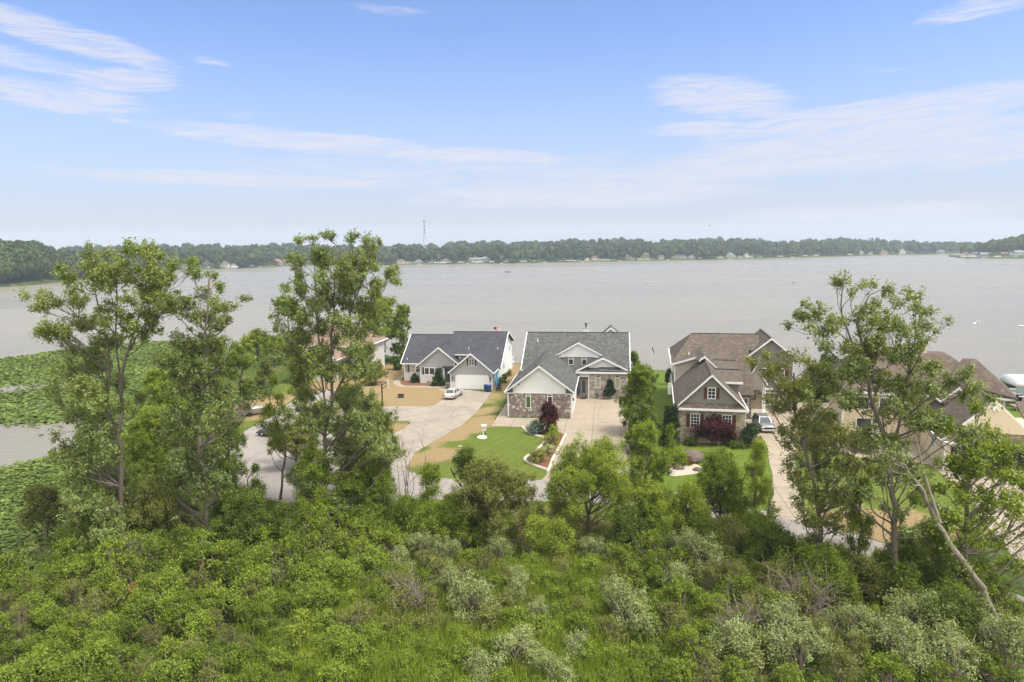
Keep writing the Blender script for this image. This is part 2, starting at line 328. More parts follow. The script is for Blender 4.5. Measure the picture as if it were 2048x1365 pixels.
def m_concrete(name, c, joints=3.2, rot=0.0, stain=.25):
    m, T = newmat(name); o = T.n('ShaderNodeTexCoord').outputs['Object']
    a = T.noise(o, .25, 5.0, .6); b = T.noise(o, 3.0, 6.0, .7); cc = T.mix(T.ramp(a, .3, .75), scl(c, 1.05), scl(c, 1-stain)); cc = T.mix(T.math('MULTIPLY', b, .3), cc, scl(c, .8))
    if joints:
        x, y, z = T.xyz(T.mapv(o, rot=(0, 0, rot)))
        jm = None
        for q in (x, y):
            fr = T.math('FRACT', T.math('DIVIDE', q, joints)); e = T.ramp(T.math('ABSOLUTE', T.math('SUBTRACT', fr, .5)), .016, .008); jm = e if jm is None else T.math('MAXIMUM', jm, e)
        cc = T.mix(T.math('MULTIPLY', jm, .7), cc, scl(c, .4))
    cr = T.n('ShaderNodeTexVoronoi', {'Vector': T.mapv(T.n('ShaderNodeVectorMath', {0: o, 1: T.n('ShaderNodeTexNoise', {'Vector': o, 'Scale': .5, 'Detail': 4.0}).outputs[1]}, operation='ADD').outputs[0], scale=(.16, .13, 1)), 'Scale': 1.0}, feature='DISTANCE_TO_EDGE')
    cc = T.mix(T.math('MULTIPLY', T.ramp(cr.outputs['Distance'], .012, .004), .5), cc, scl(c, .45))
    st = T.noise(T.mapv(o, rot=(0, 0, rot+.3), scale=(1.4, .18, 1)), .8, 5.0, .65); cc = T.mix(T.math('MULTIPLY', T.ramp(st, .5, .75), .28), cc, scl(c, .62))
    spk = T.noise(o, 14.0, 3.0, .7); cc = T.mix(T.math('MULTIPLY', T.ramp(spk, .55, .8), .25), cc, scl(c, .65))
    fin(T, cc, .9, .2, bump=b, bstr=.2, bdist=.01); return m
def m_water():
    m, T = newmat('lake_water'); o = T.n('ShaderNodeTexCoord').outputs['Object']
    q = T.mapv(o, rot=(0,0,.15), scale=(.35, 1.0, 1)); a = T.noise(q, .55, 6.0, .65); b = T.noise(T.mapv(o, scale=(.004,.013,1)), 1.0, 6.0, .6); cc = T.noise(q, 2.6, 4.0, .6)
    base = T.mix(T.ramp(b, .35, .7), (.212,.192,.145), (.245,.224,.172))
    h = T.math('ADD', a, T.math('MULTIPLY', cc, .35))
    rgh = T.math('ADD', .22, T.math('MULTIPLY', T.ramp(b, .3, .7), .12))
    fin(T, base, rgh, .32, bump=h, bstr=.7, bdist=.35, IOR=1.33); return m
M['ground'] = m_ground(); M['water'] = m_water()
M['concrete'] = m_concrete('driveway_concrete', (.335,.282,.215), 3.6, .14, .12); M['concrete_old'] = m_concrete('weathered_driveway_concrete', (.315,.275,.225), 4.0, -.6, .2)
M['asphalt'] = m_concrete('sun_bleached_asphalt', (.30,.268,.243), 0, 0, .18)
M['bark'] = m_bark('grey_bark', (.15,.128,.10)); M['bark_pale'] = m_bark('pale_bark', (.25,.215,.17)); M['twig'] = m_bark('bare_twigs', (.26,.21,.18))
M['lf_poplar'] = m_leaf('cottonwood_leaves', (.10,.145,.016), (.28,.365,.055), .36, .5, (.20,.26,.09))
M['lf_green'] = m_leaf('green_leaves', (.08,.135,.012), (.22,.32,.035), .36, .3)
M['lf_bright'] = m_leaf('bright_yellow_green_leaves', (.14,.22,.025), (.30,.41,.06), .4, .25)
M['lf_dark'] = m_leaf('dark_green_leaves', (.045,.085,.012), (.13,.195,.028), .28, .3)
M['lf_olive'] = m_leaf('olive_leaves', (.10,.13,.026), (.24,.29,.08), .32, .3)
M['lf_sage'] = m_leaf('sage_willow_leaves', (.13,.18,.04), (.285,.36,.115), .32, .4, (.32,.39,.16))
M['lf_low'] = m_leaf('low_thicket_leaves', (.09,.155,.018), (.255,.37,.058), .38, .2)
M['lf_fir'] = m_leaf('evergreen_needles', (.018,.042,.015), (.05,.095,.03), .1, .2)
M['lf_blue'] = m_leaf('blue_spruce_needles', (.08,.14,.12), (.19,.27,.24), .1, .2)
M['lf_purple'] = m_leaf('purple_leaves', (.035,.012,.014), (.11,.035,.04), .3, .2)
M['lf_far'] = m_leaf('far_tree_foliage', (.026,.052,.02), (.08,.128,.045), .15, .1)
M['lf_grass'] = m_leaf('marsh_grass', (.13,.21,.02), (.28,.40,.06), .38, .2)
M['lf_pad'] = m_leaf('lily_pads', (.055,.105,.022), (.20,.285,.075), .2, .3)
M['lf_rust'] = m_leaf('rust_leaves', (.20,.12,.05), (.34,.22,.11), .3, .1)

# ------------------------------------------------------------------ setting: land, lake, far shores
def W(pts, z=0.0): return [G(x, y, 0.0) + (z,) for x, y in pts]
_rr = np.random.default_rng(17)
def ragged(pts3, amp):
    out = []; n = len(pts3)
    for i in range(n):
        a = np.array(pts3[i]); b = np.array(pts3[(i+1) % n]); L = float(np.linalg.norm(b-a)); k = max(1, min(40, int(L/.7)))
        for j in range(k):
            p = a + (b-a)*j/k; o = _rr.normal(size=2)*amp; out.append((p[0]+o[0], p[1]+o[1], p[2]))
    return out
def sheet(name, pts3, mat, kind='structure', thick=None):
    if name.startswith(('lawn', 'verge')): pts3 = ragged(pts3, .12)
    elif name.startswith(('mulch', 'gravel')): pts3 = ragged(pts3, .07)
    mb = MB(); z = pts3[0][2]
    from mathutils.geometry import tessellate_polygon
    tris = tessellate_polygon([[Vector(p) for p in pts3]]); b = len(mb.v); mb.v += [tuple(p) for p in pts3]
    for t in tris:
        a, b_, c = (Vector(pts3[i]) for i in t); t = list(t)
        if (b_-a).cross(c-a).z < 0: t = t[::-1]
        mb.f.append(t); mb.m.append(0)
    if thick:
        n = len(pts3); base = len(mb.v); mb.v += [(p[0], p[1], p[2]-thick) for p in pts3]
        for i in range(n): j = (i+1) % n; mb.f.append([i, j, base+j, base+i]); mb.m.append(0)
    o = mb.build(name, mat); tag(o, kind=kind); return o
def smooth(pts, k=4, closed=False):
    """Catmull-Rom through 2-D points"""
    out = []; n = len(pts)
    for i in range(n if closed else n-1):
        p0 = pts[(i-1) % n] if closed or i > 0 else pts[0]; p1 = pts[i]; p2 = pts[(i+1) % n]; p3 = pts[(i+2) % n] if closed or i+2 < n else pts[-1]
        for j in range(k):
            t = j/k; out.append(tuple(.5*((2*b) + (-a+c)*t + (2*a-5*b+4*c-d)*t*t + (-a+3*b-3*c+d)*t**3) for a, b, c, d in zip(p0, p1, p2, p3)))
    if not closed: out.append(tuple(pts[-1]))
    return out
SHORE = [(-60,1300),(40,1190),(95,1090),(135,1000),(200,940),(260,890),(320,830),(380,770),(420,720),(470,690),(540,678),(620,678),(700,690),(780,712),(850,722),(1040,727),(1150,733),(1270,738),(1340,742),(1480,750),(1650,762),(1850,775),(2050,800),(2400,850)]
land_xy = smooth([G(x, y, 0) for x, y in SHORE], 4) + [(220, 60), (220, -80), (-70, -80), (-60, 20)]
rngl = np.random.default_rng(3)
land_xy = [(x + rngl.normal()*.25, y + rngl.normal()*.25) for x, y in land_xy]
g = sheet('ground', [(x, y, 0.0) for x, y in land_xy], M['ground'], thick=1.6)
wm = MB(); xs = [-2600, -1200, -400, 0, 400, 1200, 2600]; ys = [-200, 100, 300, 700, 1400, 2200]
for i in range(len(xs)-1):
    for j in range(len(ys)-1): wm.poly([(xs[i],ys[j],-1),(xs[i+1],ys[j],-1),(xs[i+1],ys[j+1],-1),(xs[i],ys[j+1],-1)])
tag(wm.build('lake_water', M['water']), kind='structure')

# road, drives, walks (sheets a few mm above one another)
road_far = [(380,930),(430,905),(480,868),(545,832),(590,800),(640,780),(700,775),(705,800),(640,830),(660,868),(720,900),(780,925),(818,940),(860,955),(960,958),(1060,957),(1150,961),(1240,968),(1352,985),(1440,1003),(1520,1020),(1640,1050),(1760,1085),(1900,1135),(2048,1195),(2300,1300)]
road_near = [(2300,1440),(2048,1290),(1800,1180),(1640,1118),(1520,1076),(1420,1045),(1330,1023),(1200,1006),(1060,1003),(840,1000),(760,1004),(660,1012),(590,1012),(510,990),(450,960),(400,945)]
sheet('road', [p + (.008,) for p in smooth([G(*q) for q in road_far], 3) + smooth([G(*q) for q in road_near], 3)], M['asphalt'])
d1 = [(903,777),(986,786),(983,786),(953,826),(922.6,851.5),(861.6,887),(828.6,907),(814,935),(818,946),(775,938),(720,912),(700,900),(745,890),(780,870),(806,858),(819,848),(821,845),(812,842.6),(783,842),(740,846),(690,852),(650,845),(690,820),(740,815),(785,813),(856.6,813),(868,811),(876,807),(887,798),(897,786)]
sheet('driveway_of_the_grey_house', W(d1, .022), M['concrete_old'])
d2 = [(1011.6,800),(1009,812),(982,853),(1010,855),(1044,854.5),(1062,868),(1085,875),(1128,873),(1131,878),(1118,895),(1108,912.5),(1100,932),(1093,951),(1080,963),(1160,969),(1270,975),(1262,950),(1258,900),(1258,850),(1258,800),(1256,795),(1170,790),(1160,783),(1152,780),(1145,790),(1143,836),(1014,835)]
d2 = [(1015,808),(1012,808),(982,853),(1044,854.5),(1062,868),(1085,875),(1130,869),(1131,878),(1118,895),(1108,912.5),(1100,932),(1093,951),(1080,964),(1160,968),(1272,978),(1264,950),(1260,900),(1262,850),(1262,797),(1180,794),(1180,785),(1150,779),(1140,838),(1013,836)]
sheet('driveway_of_the_stone_fronted_house', W(d2, .026), M['concrete'])
d3 = [(1493,815),(1520,806),(1560,802),(1600,806),(1650,806),(1690,800),(1692,812),(1655,822),(1612,852),(1592,880),(1590,920),(1592,960),(1602,1000),(1622,1052),(1536,1030),(1548,990),(1545,950),(1538,923),(1536,898),(1522,872),(1490,880)]
sheet('driveway_of_the_brown_roofed_house', W(d3, .026), M['concrete'])
d4 = [(1690,800),(1760,830),(1800,850),(1880,905),(2150,985),(2160,1140),(2040,1130),(1980,1060),(1930,985),(1860,930),(1780,920),(1715,915),(1660,900),(1640,870),(1655,822)]
sheet('driveway_of_the_beige_house', W(d4, .018), M['concrete'])
# front walk of the grey house
wo_ = smooth([(829,741),(806,750),(791.6,759),(786,765),(793,772),(810,775.4),(850,776),(884,777)], 4); wi = smooth([(884,773),(850,772.4),(810,771.8),(801,768),(800,760.6),(812,752),(832,744)], 4)
sheet('footpath', W(wo_ + wi, .030), M['concrete'])
pad = smooth([(878,777),(880,782),(890,785),(900,786),(903,778),(901,767),(890,768),(882,771)], 3, True)
sheet('porch_path', W(pad, .036), M['concrete'])
def ell(px, py, rx, ry, rot=0.0):                    # survey a patch into world units
    x, y = G(px, py); return (x, y, rx, ry, rot)
lawn_a = [(800,720),(845,728),(1000,728),(1042,729),(1055,733),(1030,770),(1012,800),(1005,815),(982,853),(1044,854.5),(1062,868),(1085,875),(1100,872),(1131,880),(1110,915),(1096,950),(1085,960),(960,958),(860,955),(812,940),(824,905),(858,886),(920,850),(950,825),(982,787),(960,775),(900,770),(880,777),(905,786),(890,799),(875,809),(856,814),(785,814),(720,812),(690,800),(700,770),(740,745),(775,730)]
L1 = M['lawn_a'] = m_lawn('half_dry_lawn', [ell(925,860,9.0,3.0,1.05), ell(860,915,4.6,3.0,.7), ell(970,822,3.0,1.8,1.0), ell(820,795,17,8.5,0), ell(780,780,9,14,.2), ell(760,760,9,16,0), ell(1030,745,3.2,16,.15), ell(1005,770,2.2,9,.3), ell(820,735,8,10,0)])
sheet('lawn', W(lawn_a, .012), L1)
sheet('lawn_island', W(smooth([(700,848),(740,846),(783,843),(812,843),(819,846),(812,854),(790,866),(765,878),(720,890),(690,880),(680,862)], 2, True), .030), m_lawn('dry_island_lawn', [ell(765,862,9,4.5,0)]))
lawn_b = [(1258,738),(1300,740),(1345,744),(1345,800),(1352,880),(1440,888),(1521,890),(1534,900),(1538,925),(1545,950),(1548,990),(1538,1024),(1480,1010),(1352,984),(1272,976),(1262,950),(1256,900),(1254,850),(1262,800),(1250,760)]
sheet('lawn_beside_the_brown_roofed_house', W(lawn_b, .012), m_lawn('green_lawn', [], ((.066,.108,.013), (.115,.158,.024))))
lawn_c = [(1605,905),(1660,900),(1715,915),(1780,920),(1860,930),(1930,985),(1980,1060),(1950,1140),(1900,1134),(1760,1084),(1640,1050),(1622,1045),(1600,1000)]
sheet('lawn_before_the_beige_house', W(lawn_c, .011), m_lawn('patchy_lawn', [ell(1820,1060,7,5,-.4), ell(1770,900,9,3,-.5), ell(1900,1130,9,1.4,-.5)]))
lawn_d = [(420,850),(440,820),(470,800),(520,780),(560,770),(610,770),(600,790),(545,828),(490,860),(450,890)]
sheet('lawn_by_the_boat', W(lawn_d, .012), m_lawn('dry_lawn_by_the_boat', [ell(515,815,14,9,0.3)]))
sheet('lawn_of_the_far_left_house', W([(600,745),(700,735),(760,735),(740,760),(700,790),(700,775),(640,782),(596,798)], .010), m_lawn('dry_lawn_far_left', [ell(680,765,16,12,0)]))
sheet('lawn_behind_the_beige_house', W([(1600,760),(1850,777),(2050,803),(2100,840),(2000,850),(1700,800),(1600,800)], .010), m_lawn('green_lawn_b', [], ((.066,.108,.013), (.115,.158,.024))))
sheet('verge', W([(1020,1008),(1060,1004),(1200,1007),(1330,1024),(1420,1047),(1440,1075),(1330,1075),(1200,1085),(1080,1085),(1020,1060)], .010), m_lawn('dry_rusty_verge', [ell(1090,1045,5,3.5,0)], dryc=((.20,.135,.07), (.27,.19,.11))))

# planting beds
bed = smooth([(1052,862),(1066,870),(1086,876),(1130,871),(1131,878),(1118,895),(1108,912.5),(1100,930),(1095,941),(1070,934),(1056,926),(1050,917),(1060,905),(1076,898),(1086,887),(1080,878),(1060,870)], 2, True)
sheet('mulch_bed', W([(1046,856),(1062,868),(1086,876),(1088,887),(1073,901),(1050,917),(1056,926),(1095,941),(1108,912.5),(1118,895),(1131,878),(1128,869),(1110,862),(1075,856)], .034), M['mulch'])
sheet('mulch_bed_at_the_grey_house', W([(803,761),(801,768),(812,771.5),(850,772),(884,772.8),(884,762),(845,764),(842,756),(806,755)], .026), M['mulch'])
sheet('mulch_bed_at_the_brown_roofed_house', W([(1352,880),(1365,891),(1440,890),(1500,893),(1521,889),(1510,865),(1492,870),(1400,880)], .024), M['mulch'])
sheet('gravel_bed', W(smooth([(1335,935),(1360,920),(1390,928),(1402,938),(1392,948),(1350,953),(1330,948)], 3, True), .024), M['pebble'])
def curb(name, pts, label, h=.12, wd=.16):
    p = smooth([G(*q) for q in pts], 5); mb = MB(); mb.tube([(x, y, h*.35) for x, y in p], wd, 6); o = mb.build(name, M['curb']); tag(o, label, 'kerb'); return o
curb('garden_curb', [(1044,854.5),(1060,868),(1085,875),(1100,878)], 'pale concrete edging curving round the blue-green mound shrub at the bed')
curb('garden_curb', [(1088,886),(1073,901),(1050,917.5),(1056,926),(1075,934),(1095.5,941)], 'pale concrete edging curving round the ornamental grasses beside the lawn')
curb('garden_curb', [(1131,869),(1120,892),(1108,912.5),(1101,930),(1095.5,946)], 'pale concrete edging between the grass bed and the wide driveway')

# ---- distant trees: many small crowns, stamped into one mesh per wood
def crown_template(rng, nq, size, lump=.25):
    d = ndiv(rng.normal(size=(nq, 3))); d[:, 2] = np.abs(d[:, 2])*.95 - .25*(rng.random(nq) < .35); d = ndiv(d)
    lobes = ndiv(rng.normal(size=(7, 3))); lo = np.max(d @ lobes.T, axis=1)
    r = (.78 + lump*lo)*(.86 + .2*rng.random(nq)); c = d*r[:, None]
    n = ndiv(d + rng.normal(size=(nq, 3))*.45 + np.array([0,0,.25]))
    a = ndiv(np.cross(n, rng.normal(size=(nq, 3)))); b = np.cross(n, a); s = size*(.6 + .8*rng.random(nq))[:, None]
    v = np.stack([c - a*s, c + b*s*.8, c + a*s, c - b*s*.8], 1).reshape(-1, 3)
    u, vv = np.meshgrid(np.linspace(0, 2*math.pi, 8, endpoint=False), np.linspace(-1.1, 1.45, 5)); u = u.ravel(); vv = vv.ravel()
    k = .82*np.stack([np.cos(u)*np.cos(vv), np.sin(u)*np.cos(vv), np.sin(vv)], 1)
    base = len(v); fq = np.arange(nq*4).reshape(-1, 4); fc = []
    for i in range(4):
        for j in range(8): fc.append([base+i*8+j, base+i*8+(j+1) % 8, base+(i+1)*8+(j+1) % 8, base+(i+1)*8+j])
    f = np.vstack([fq, np.array(fc)]); tone = np.concatenate([rng.random(nq)*.6, np.full(len(fc), .15)])
    return np.vstack([v, k]), f, tone
def stamp(name, temps, place, mat, rng):
    V, F, Tn = [], [], []; off = 0
    which = rng.integers(0, len(temps), len(place)); place = np.array(place)
    for ti, (tv, tf, tt) in enumerate(temps):
        P = place[which == ti]
        if not len(P): continue
        th = rng.random(len(P))*6.283; c, s = np.cos(th), np.sin(th)
        x = tv[None, :, 0]*c[:, None] - tv[None, :, 1]*s[:, None]; y = tv[None, :, 0]*s[:, None] + tv[None, :, 1]*c[:, None]; z = np.repeat(tv[None, :, 2], len(P), 0)
        X = np.stack([x*P[:, 3:4] + P[:, 0:1], y*P[:, 3:4] + P[:, 1:2], z*P[:, 4:5] + P[:, 2:3]], -1).reshape(-1, 3)
        n = len(tv); ff = (tf[None] + (np.arange(len(P))*n)[:, None, None]).reshape(-1, 4) + off
        V.append(X); F.append(ff); Tn.append((tt[None] + rng.normal(size=(len(P), 1))*.22 + .15).clip(0, 1).ravel()); off += len(X)
    return npmesh(name, np.vstack(V), np.vstack(F), mat, np.concatenate(Tn))
def interp(tab, x): return float(np.interp(x, [t[0] for t in tab], [t[1] for t in tab]))
SH = [(-700,556),(-200,552),(200,547),(380,541),(480,538),(580,532),(790,531),(860,529.5),(1000,528),(1100,526),(1200,524.5),(1300,522.5),(1400,520.5),(1500,518),(1600,515.5),(1700,512.5),(1800,510.5),(1880,508.5),(1960,506),(2048,504),(2500,494)]
TOP = [(-700,505),(-200,500),(100,497),(340,492),(480,492),(560,488),(600,490),(760,494),(800,489),(850,492),(900,487),(960,484),(1000,485),(1040,486),(1130,480),(1180,478),(1250,478),(1300,481),(1380,480),(1420,478),(1500,478),(1540,483),(1620,481),(1680,478),(1740,479),(1800,484),(1850,486),(1900,487),(1960,487),(2048,486),(2500,478)]

# ---- what stands on the far bank (photo column, metres behind the waterline, width, wall height, walls, roof, shoreline, label)
RSH = [(1898,513.5),(1925,517),(1985,517.5),(2048,517.5),(2300,520),(2600,522)]
FARH = [(369,10,9,3.2,'white','grey',SH,'tiny white far-shore house just right of the slim cottonwood top'),(408,12,10,3,'grey','dark',SH,'small grey far-shore house above the slim cottonwood'),
 (448,12,11,5.5,'cream','brown',SH,'cream far-shore house behind a rounded tree, left part of the bank'),(466,8,7,3,'white','grey',SH,'small white far-shore boathouse right of the cream house'),
 (549,14,17,4,'brown','red',SH,'wide red-brown far-shore house left of the tallest cottonwood'),(571,10,13,5.8,'white','grey',SH,'big white gabled far-shore house touching the tallest cottonwood'),
 (800,12,10,4,'white','red',SH,'white far-shore house right of the tallest cottonwood crown'),(838,18,12,3,'white','grey',SH,'low white far-shore house left of the mast foot'),(864,22,9,4,'cream','dark',SH,'narrow cream far-shore house right of the mast'),
 (892,16,11,4,'white','brown',SH,'white far-shore house with brown roof, second right of the mast'),(922,24,12,4,'grey','dark',SH,'grey far-shore house under dark trees, third right of the mast'),(943,26,12,4.5,'white','grey',SH,'white far-shore house left of the paired big ones'),
 (960,26,13,4.5,'white','grey',SH,'pale far-shore house with a light roof next to the blue-grey gable'),(974,20,12,6,'grey','grey',SH,'blue-grey gabled far-shore house at the end of the built-up bank'),
 (1175,8,8,3,'cream','dark',SH,'small cream far-shore cabin left of the beige one'),(1190,20,11,5,'cream','brown',SH,'beige far-shore house above the central house chimney'),(1260,20,12,6,'white','grey',SH,'white gabled far-shore house in the trees, right of centre'),
 (1290,48,15,7,'tan','brown',SH,'tall tan far-shore house high in the trees'),(1322,16,9,5,'white','dark',SH,'small white far-shore house in a tree gap right of the tall tan one'),(1358,26,24,4.5,'white','dark',SH,'long white far-shore building with dark roof above a pale sea wall'),
 (1384,18,11,3,'white','grey',SH,'low white far-shore garage beside the long white building'),(1461,18,17,4.5,'white','grey',SH,'wide pale far-shore house with a silvery roof'),(1492,16,9,6,'cream','dark',SH,'narrow cream far-shore house right of the silvery roofed one'),
 (1722,12,8,5,'white','grey',SH,'tiny white far-shore house left of the water tower'),(1740,12,9,4,'white','dark',SH,'tiny white far-shore house under the water tower'),(1768,12,16,4,'tan','brown',SH,'beige low far-shore house right of the water tower'),
 (1805,14,15,5,'white','grey',SH,'white gabled far-shore house near the bay mouth'),(1880,12,18,4,'grey','grey',SH,'grey wide far-shore house in the hazy bay'),
 (1932,18,9,5,'cream','dark',RSH,'cream house at the left tip of the right peninsula'),(1951,16,11,5,'white','dark',RSH,'white house second from the tip of the right peninsula'),(1969,18,12,4,'grey','grey',RSH,'grey house amid trees on the right peninsula'),
 (2010,26,11,4,'brown','brown',RSH,'brown house set back on the right peninsula'),(2040,24,15,6.5,'white','grey',RSH,'large white gabled house at the right edge of the peninsula')]
_k = [('lift', 'white boat lift'), ('boat', 'white pontoon boat'), ('lift', 'canopied boat lift'), ('dock', 'low wooden dock')]
_bits = [(372,0),(420,3),(470,0),(505,0),(520,1),(540,3),(560,0),(803,3),(816,0),(828,0),(838,1),(850,3),(862,0),(874,2),(886,0),(898,0),(910,3),(922,0),(935,1),(948,2),(960,0),(972,3),(984,0),(1004,1),(1012,0),(1030,3),(1047,0),(1068,0),(1090,1),(1110,3),(1121,0),(1134,0),(1146,2),(1158,0),(1166,1),(1178,3),(1190,0),(1202,0),(1214,2),(1226,0),(1240,1),(1252,3),(1266,0),(1280,0),(1294,2),(1306,0),(1320,3),(1336,1),(1400,0),(1420,3),(1440,0),(1460,1),(1480,0),(1500,2),(1520,0),(1540,3),(1560,0),(1585,1),(1610,0),(1632,0),(1675,3),(1700,0),(1770,1),(1800,3),(1907,3),(1945,0),(1968,1),(1995,0),(2003,3),(2030,0)]
_near = sorted([(h[0], h[-1].split(' far-shore')[0].split(' house')[0]) for h in FARH])
SHOREBITS = []; _seen = {}
for _x, _t in _bits:
    hx_ = min(FARH, key=lambda h: abs(h[0]-_x)); side = 'below' if abs(hx_[0]-_x) < 5 else ('left of' if _x < hx_[0] else 'right of')
    words = hx_[-1].split(); short = ' '.join(words[:6]); key = (_t, side, short); _seen[key] = _seen.get(key, 0) + 1
    rank = ['', 'second ', 'third ', 'fourth ', 'fifth ', 'sixth ', 'seventh ', 'eighth ', 'ninth ', 'tenth ', 'eleventh '][_seen[key]-1]
    SHOREBITS.append((_x, _k[_t][0], '%s%s %s the %s' % (rank, _k[_t][1], side, short)))
def wood(name, x0, x1, n, shore, top, depth, th, seed, nq, qs, mat=None, setback=8, flat=.12, power=.8):
    rng = np.random.default_rng(seed); temps = [crown_template(rng, nq, qs) for _ in range(6)]; place = []
    for i in range(n):
        x = rng.uniform(x0, x1); d = setback + depth*(rng.random()**1.6)*1.0 if rng.random() > flat else setback + rng.random()*25
        sx, sy = G(x, interp(shore, x), -1.0); L = math.hypot(sx, sy); k = (L + d)/L; X, Y = sx*k, sy*k
        if name != 'near_wood' and any(abs(x-h[0]) < h[2]*.55/.8/2+4 and d < h[1]+h[2]*.7+6 and h[6] is shore for h in FARH): continue
        full = (L + depth)/L; ztop = D(x, interp(top, x), sy*full)[2]
        h = th*(.75 + .5*rng.random()); gz = max(0.0, (ztop - th*.95))*min(1, d/depth)**power
        r = h*.36*(.8 + .5*rng.random()); place.append((X, Y, gz + h*.56, r, h*.47))
    o = stamp(name, temps, place, mat or M['lf_far'], rng); tag(o, kind='stuff'); return o
wood('far_wood', -700, 2500, 3600, SH, TOP, 520, 17, 11, 46, .42)
LSH = [(-600,600),(-200,586),(0,575),(60,571),(110,566),(150,562),(200,556),(260,549)]
LTOP = [(-600,470),(-200,480),(0,486),(30,486),(60,490),(100,490),(120,498),(180,510),(230,522),(260,535)]
wood('near_wood', -500, 240, 520, LSH, LTOP, 170, 17, 12, 330, .17, setback=3, flat=.25)
RTOP = [(1898,512),(1915,505),(1935,498),(1960,490),(1990,484),(2015,479),(2048,473),(2300,466),(2600,460)]
wood('peninsula_wood', 1925, 2500, 300, RSH, RTOP, 130, 15, 13, 110, .28, setback=45, flat=.1)
# hills and shores that carry those woods
def hill(name, xs, shore, top, depth, th, power=.8):
    mb = MB(); nd = [0, 6, 30, 90, 200, 380, 540, 700]; rows = []
    for x in xs:
        sx, sy = G(x, interp(shore, x), -1.0); L = math.hypot(sx, sy); ztop = D(x, interp(top, x), sy*(L+depth)/L)[2]; col_ = []
        for q in nd:
            q2 = q*depth/520.0; z = -1.3 if q == 0 else .3 + max(0, ztop - th)*min(1, q2/depth)**power; k = (L+q2)/L; col_.append((sx*k, sy*k, z))
        rows.append(col_)
    for i in range(len(rows)-1):
        for j in range(len(nd)-1): mb.poly([rows[i][j], rows[i+1][j], rows[i+1][j+1], rows[i][j+1]])
    tag(mb.build(name, M['ground']), kind='structure')
hill('far_hills', list(range(-700, 2501, 80)), SH, TOP, 520, 17)
hill('left_hill', list(range(-500, 261, 40)), LSH, LTOP, 170, 18)
hill('peninsula', [1898,1915,1935,1960,1990,2048,2150,2300,2500], RSH, RTOP, 130, 17)

# ------------------------------------------------------------------ houses
def P(name, mb, mat, parent, label=None, smooth=False):
    """one part; pieces that do not touch become parts of their own"""
    nv = len(mb.v); par = list(range(nv))
    def find(a):
        while par[a] != a: par[a] = par[par[a]]; a = par[a]
        return a
    for f in mb.f:
        for q in f[1:]: par[find(q)] = find(f[0])
    comps = {}
    for i in range(nv): comps.setdefault(find(i), []).append(i)
    if len(comps) > 1 and not smooth and name not in ('shutter', 'garage_door', 'dock'):
        cs = []
        for c in comps.values():
            a = np.array([mb.v[i] for i in c]); cs.append([a.min(0)-.04, a.max(0)+.04, set(c)])
        merged = True
        while merged:
            merged = False
            for i in range(len(cs)):
                for j in range(i+1, len(cs)):
                    if np.all(cs[i][0] <= cs[j][1]) and np.all(cs[j][0] <= cs[i][1]):
                        cs[i] = [np.minimum(cs[i][0], cs[j][0]), np.maximum(cs[i][1], cs[j][1]), cs[i][2] | cs[j][2]]; cs.pop(j); merged = True; break
                if merged: break
        if len(cs) > 1:
            out = []
            for lo, hi, vs in cs:
                ids = sorted(vs); mp = {o: k for k, o in enumerate(ids)}; m2 = MB(); m2.v = [mb.v[i] for i in ids]
                for f, mi in zip(mb.f, mb.m):
                    if f[0] in vs: m2.f.append([mp[q] for q in f]); m2.m.append(mi)
                out.append(m2.build(name, mat, parent, smooth, label))
            return out[0]
    return mb.build(name, mat, parent, smooth, label)
def house(name, O, adeg, label, cat='house'):
    return tag(empty(name, (O[0], O[1], 0.0), -math.radians(adeg)), label, cat)
def wing_front(par, u0, u1, v0, v1, uL, uR, ze, zr, wall, roof, uc=None, ovf=.45, face=None, trim=.2, base=0.0, floor=0.0, back=None, vb=None, eaves=True):
    """gabled volume whose gable faces the street: walls, two roof slopes, rake boards, gutters"""
    uc = (uL+uR)/2 if uc is None else uc; vb = v1 if vb is None else vb
    def zr_at(u): return zr - (zr-ze)*((uc-u)/(uc-uL) if u < uc else (u-uc)/(uR-uc))
    ring = [(u0, v0, floor), (u1, v0, floor), (u1, v0, zr_at(u1)-.2), (uc, v0, zr-.22), (u0, v0, zr_at(u0)-.2)]
    wl = MB().extr(ring, (0, v1-v0, 0)); wo = P('wall', wl, wall, par)
    r = MB(); vf = v0 - ovf
    r.extr([(uL, vf, ze), (uc, vf, zr), (uc, vf, zr-.17), (uL, vf, ze-.17)], (0, vb-vf, 0)); r.extr([(uc, vf, zr), (uR, vf, ze), (uR, vf, ze-.17), (uc, vf, zr-.17)], (0, vb-vf, 0))
    r.box(uc-.12, uc+.12, vf+.02, vb, zr-.05, zr+.045)
    ro = P('roof', r, roof, par)
    t = MB(); vt = vf-.035
    t.extr([(uL-.02, vt, ze+.02), (uc, vt, zr+.03), (uc, vt, zr-trim-.06), (uL-.02, vt, ze-trim)], (0, .07, 0)); t.extr([(uc, vt, zr+.03), (uR+.02, vt, ze+.02), (uR+.02, vt, ze-trim), (uc, vt, zr-trim-.06)], (0, .07, 0))
    if eaves:
        for uu, s_ in ((uL, -1), (uR, 1)): t.box(min(uu-.01*s_, uu+.11*s_), max(uu-.01*s_, uu+.11*s_), vf, vb, ze-.19, ze-.03)
        t.box(uL+.05, u0-.004, v0-ovf+.06, vb, ze-.23, ze-.185) if u0-.01 > uL+.05 else None
        t.box(u1+.004, uR-.05, v0-ovf+.06, vb, ze-.23, ze-.185) if uR-.05 > u1+.01 else None
    for uu in (u0, u1): t.box(uu-.07, uu+.07, v0-.03, v0+.07, floor, zr_at(uu)-.25)
    P('trim', t, M['trim'], par)
    return wo, ro
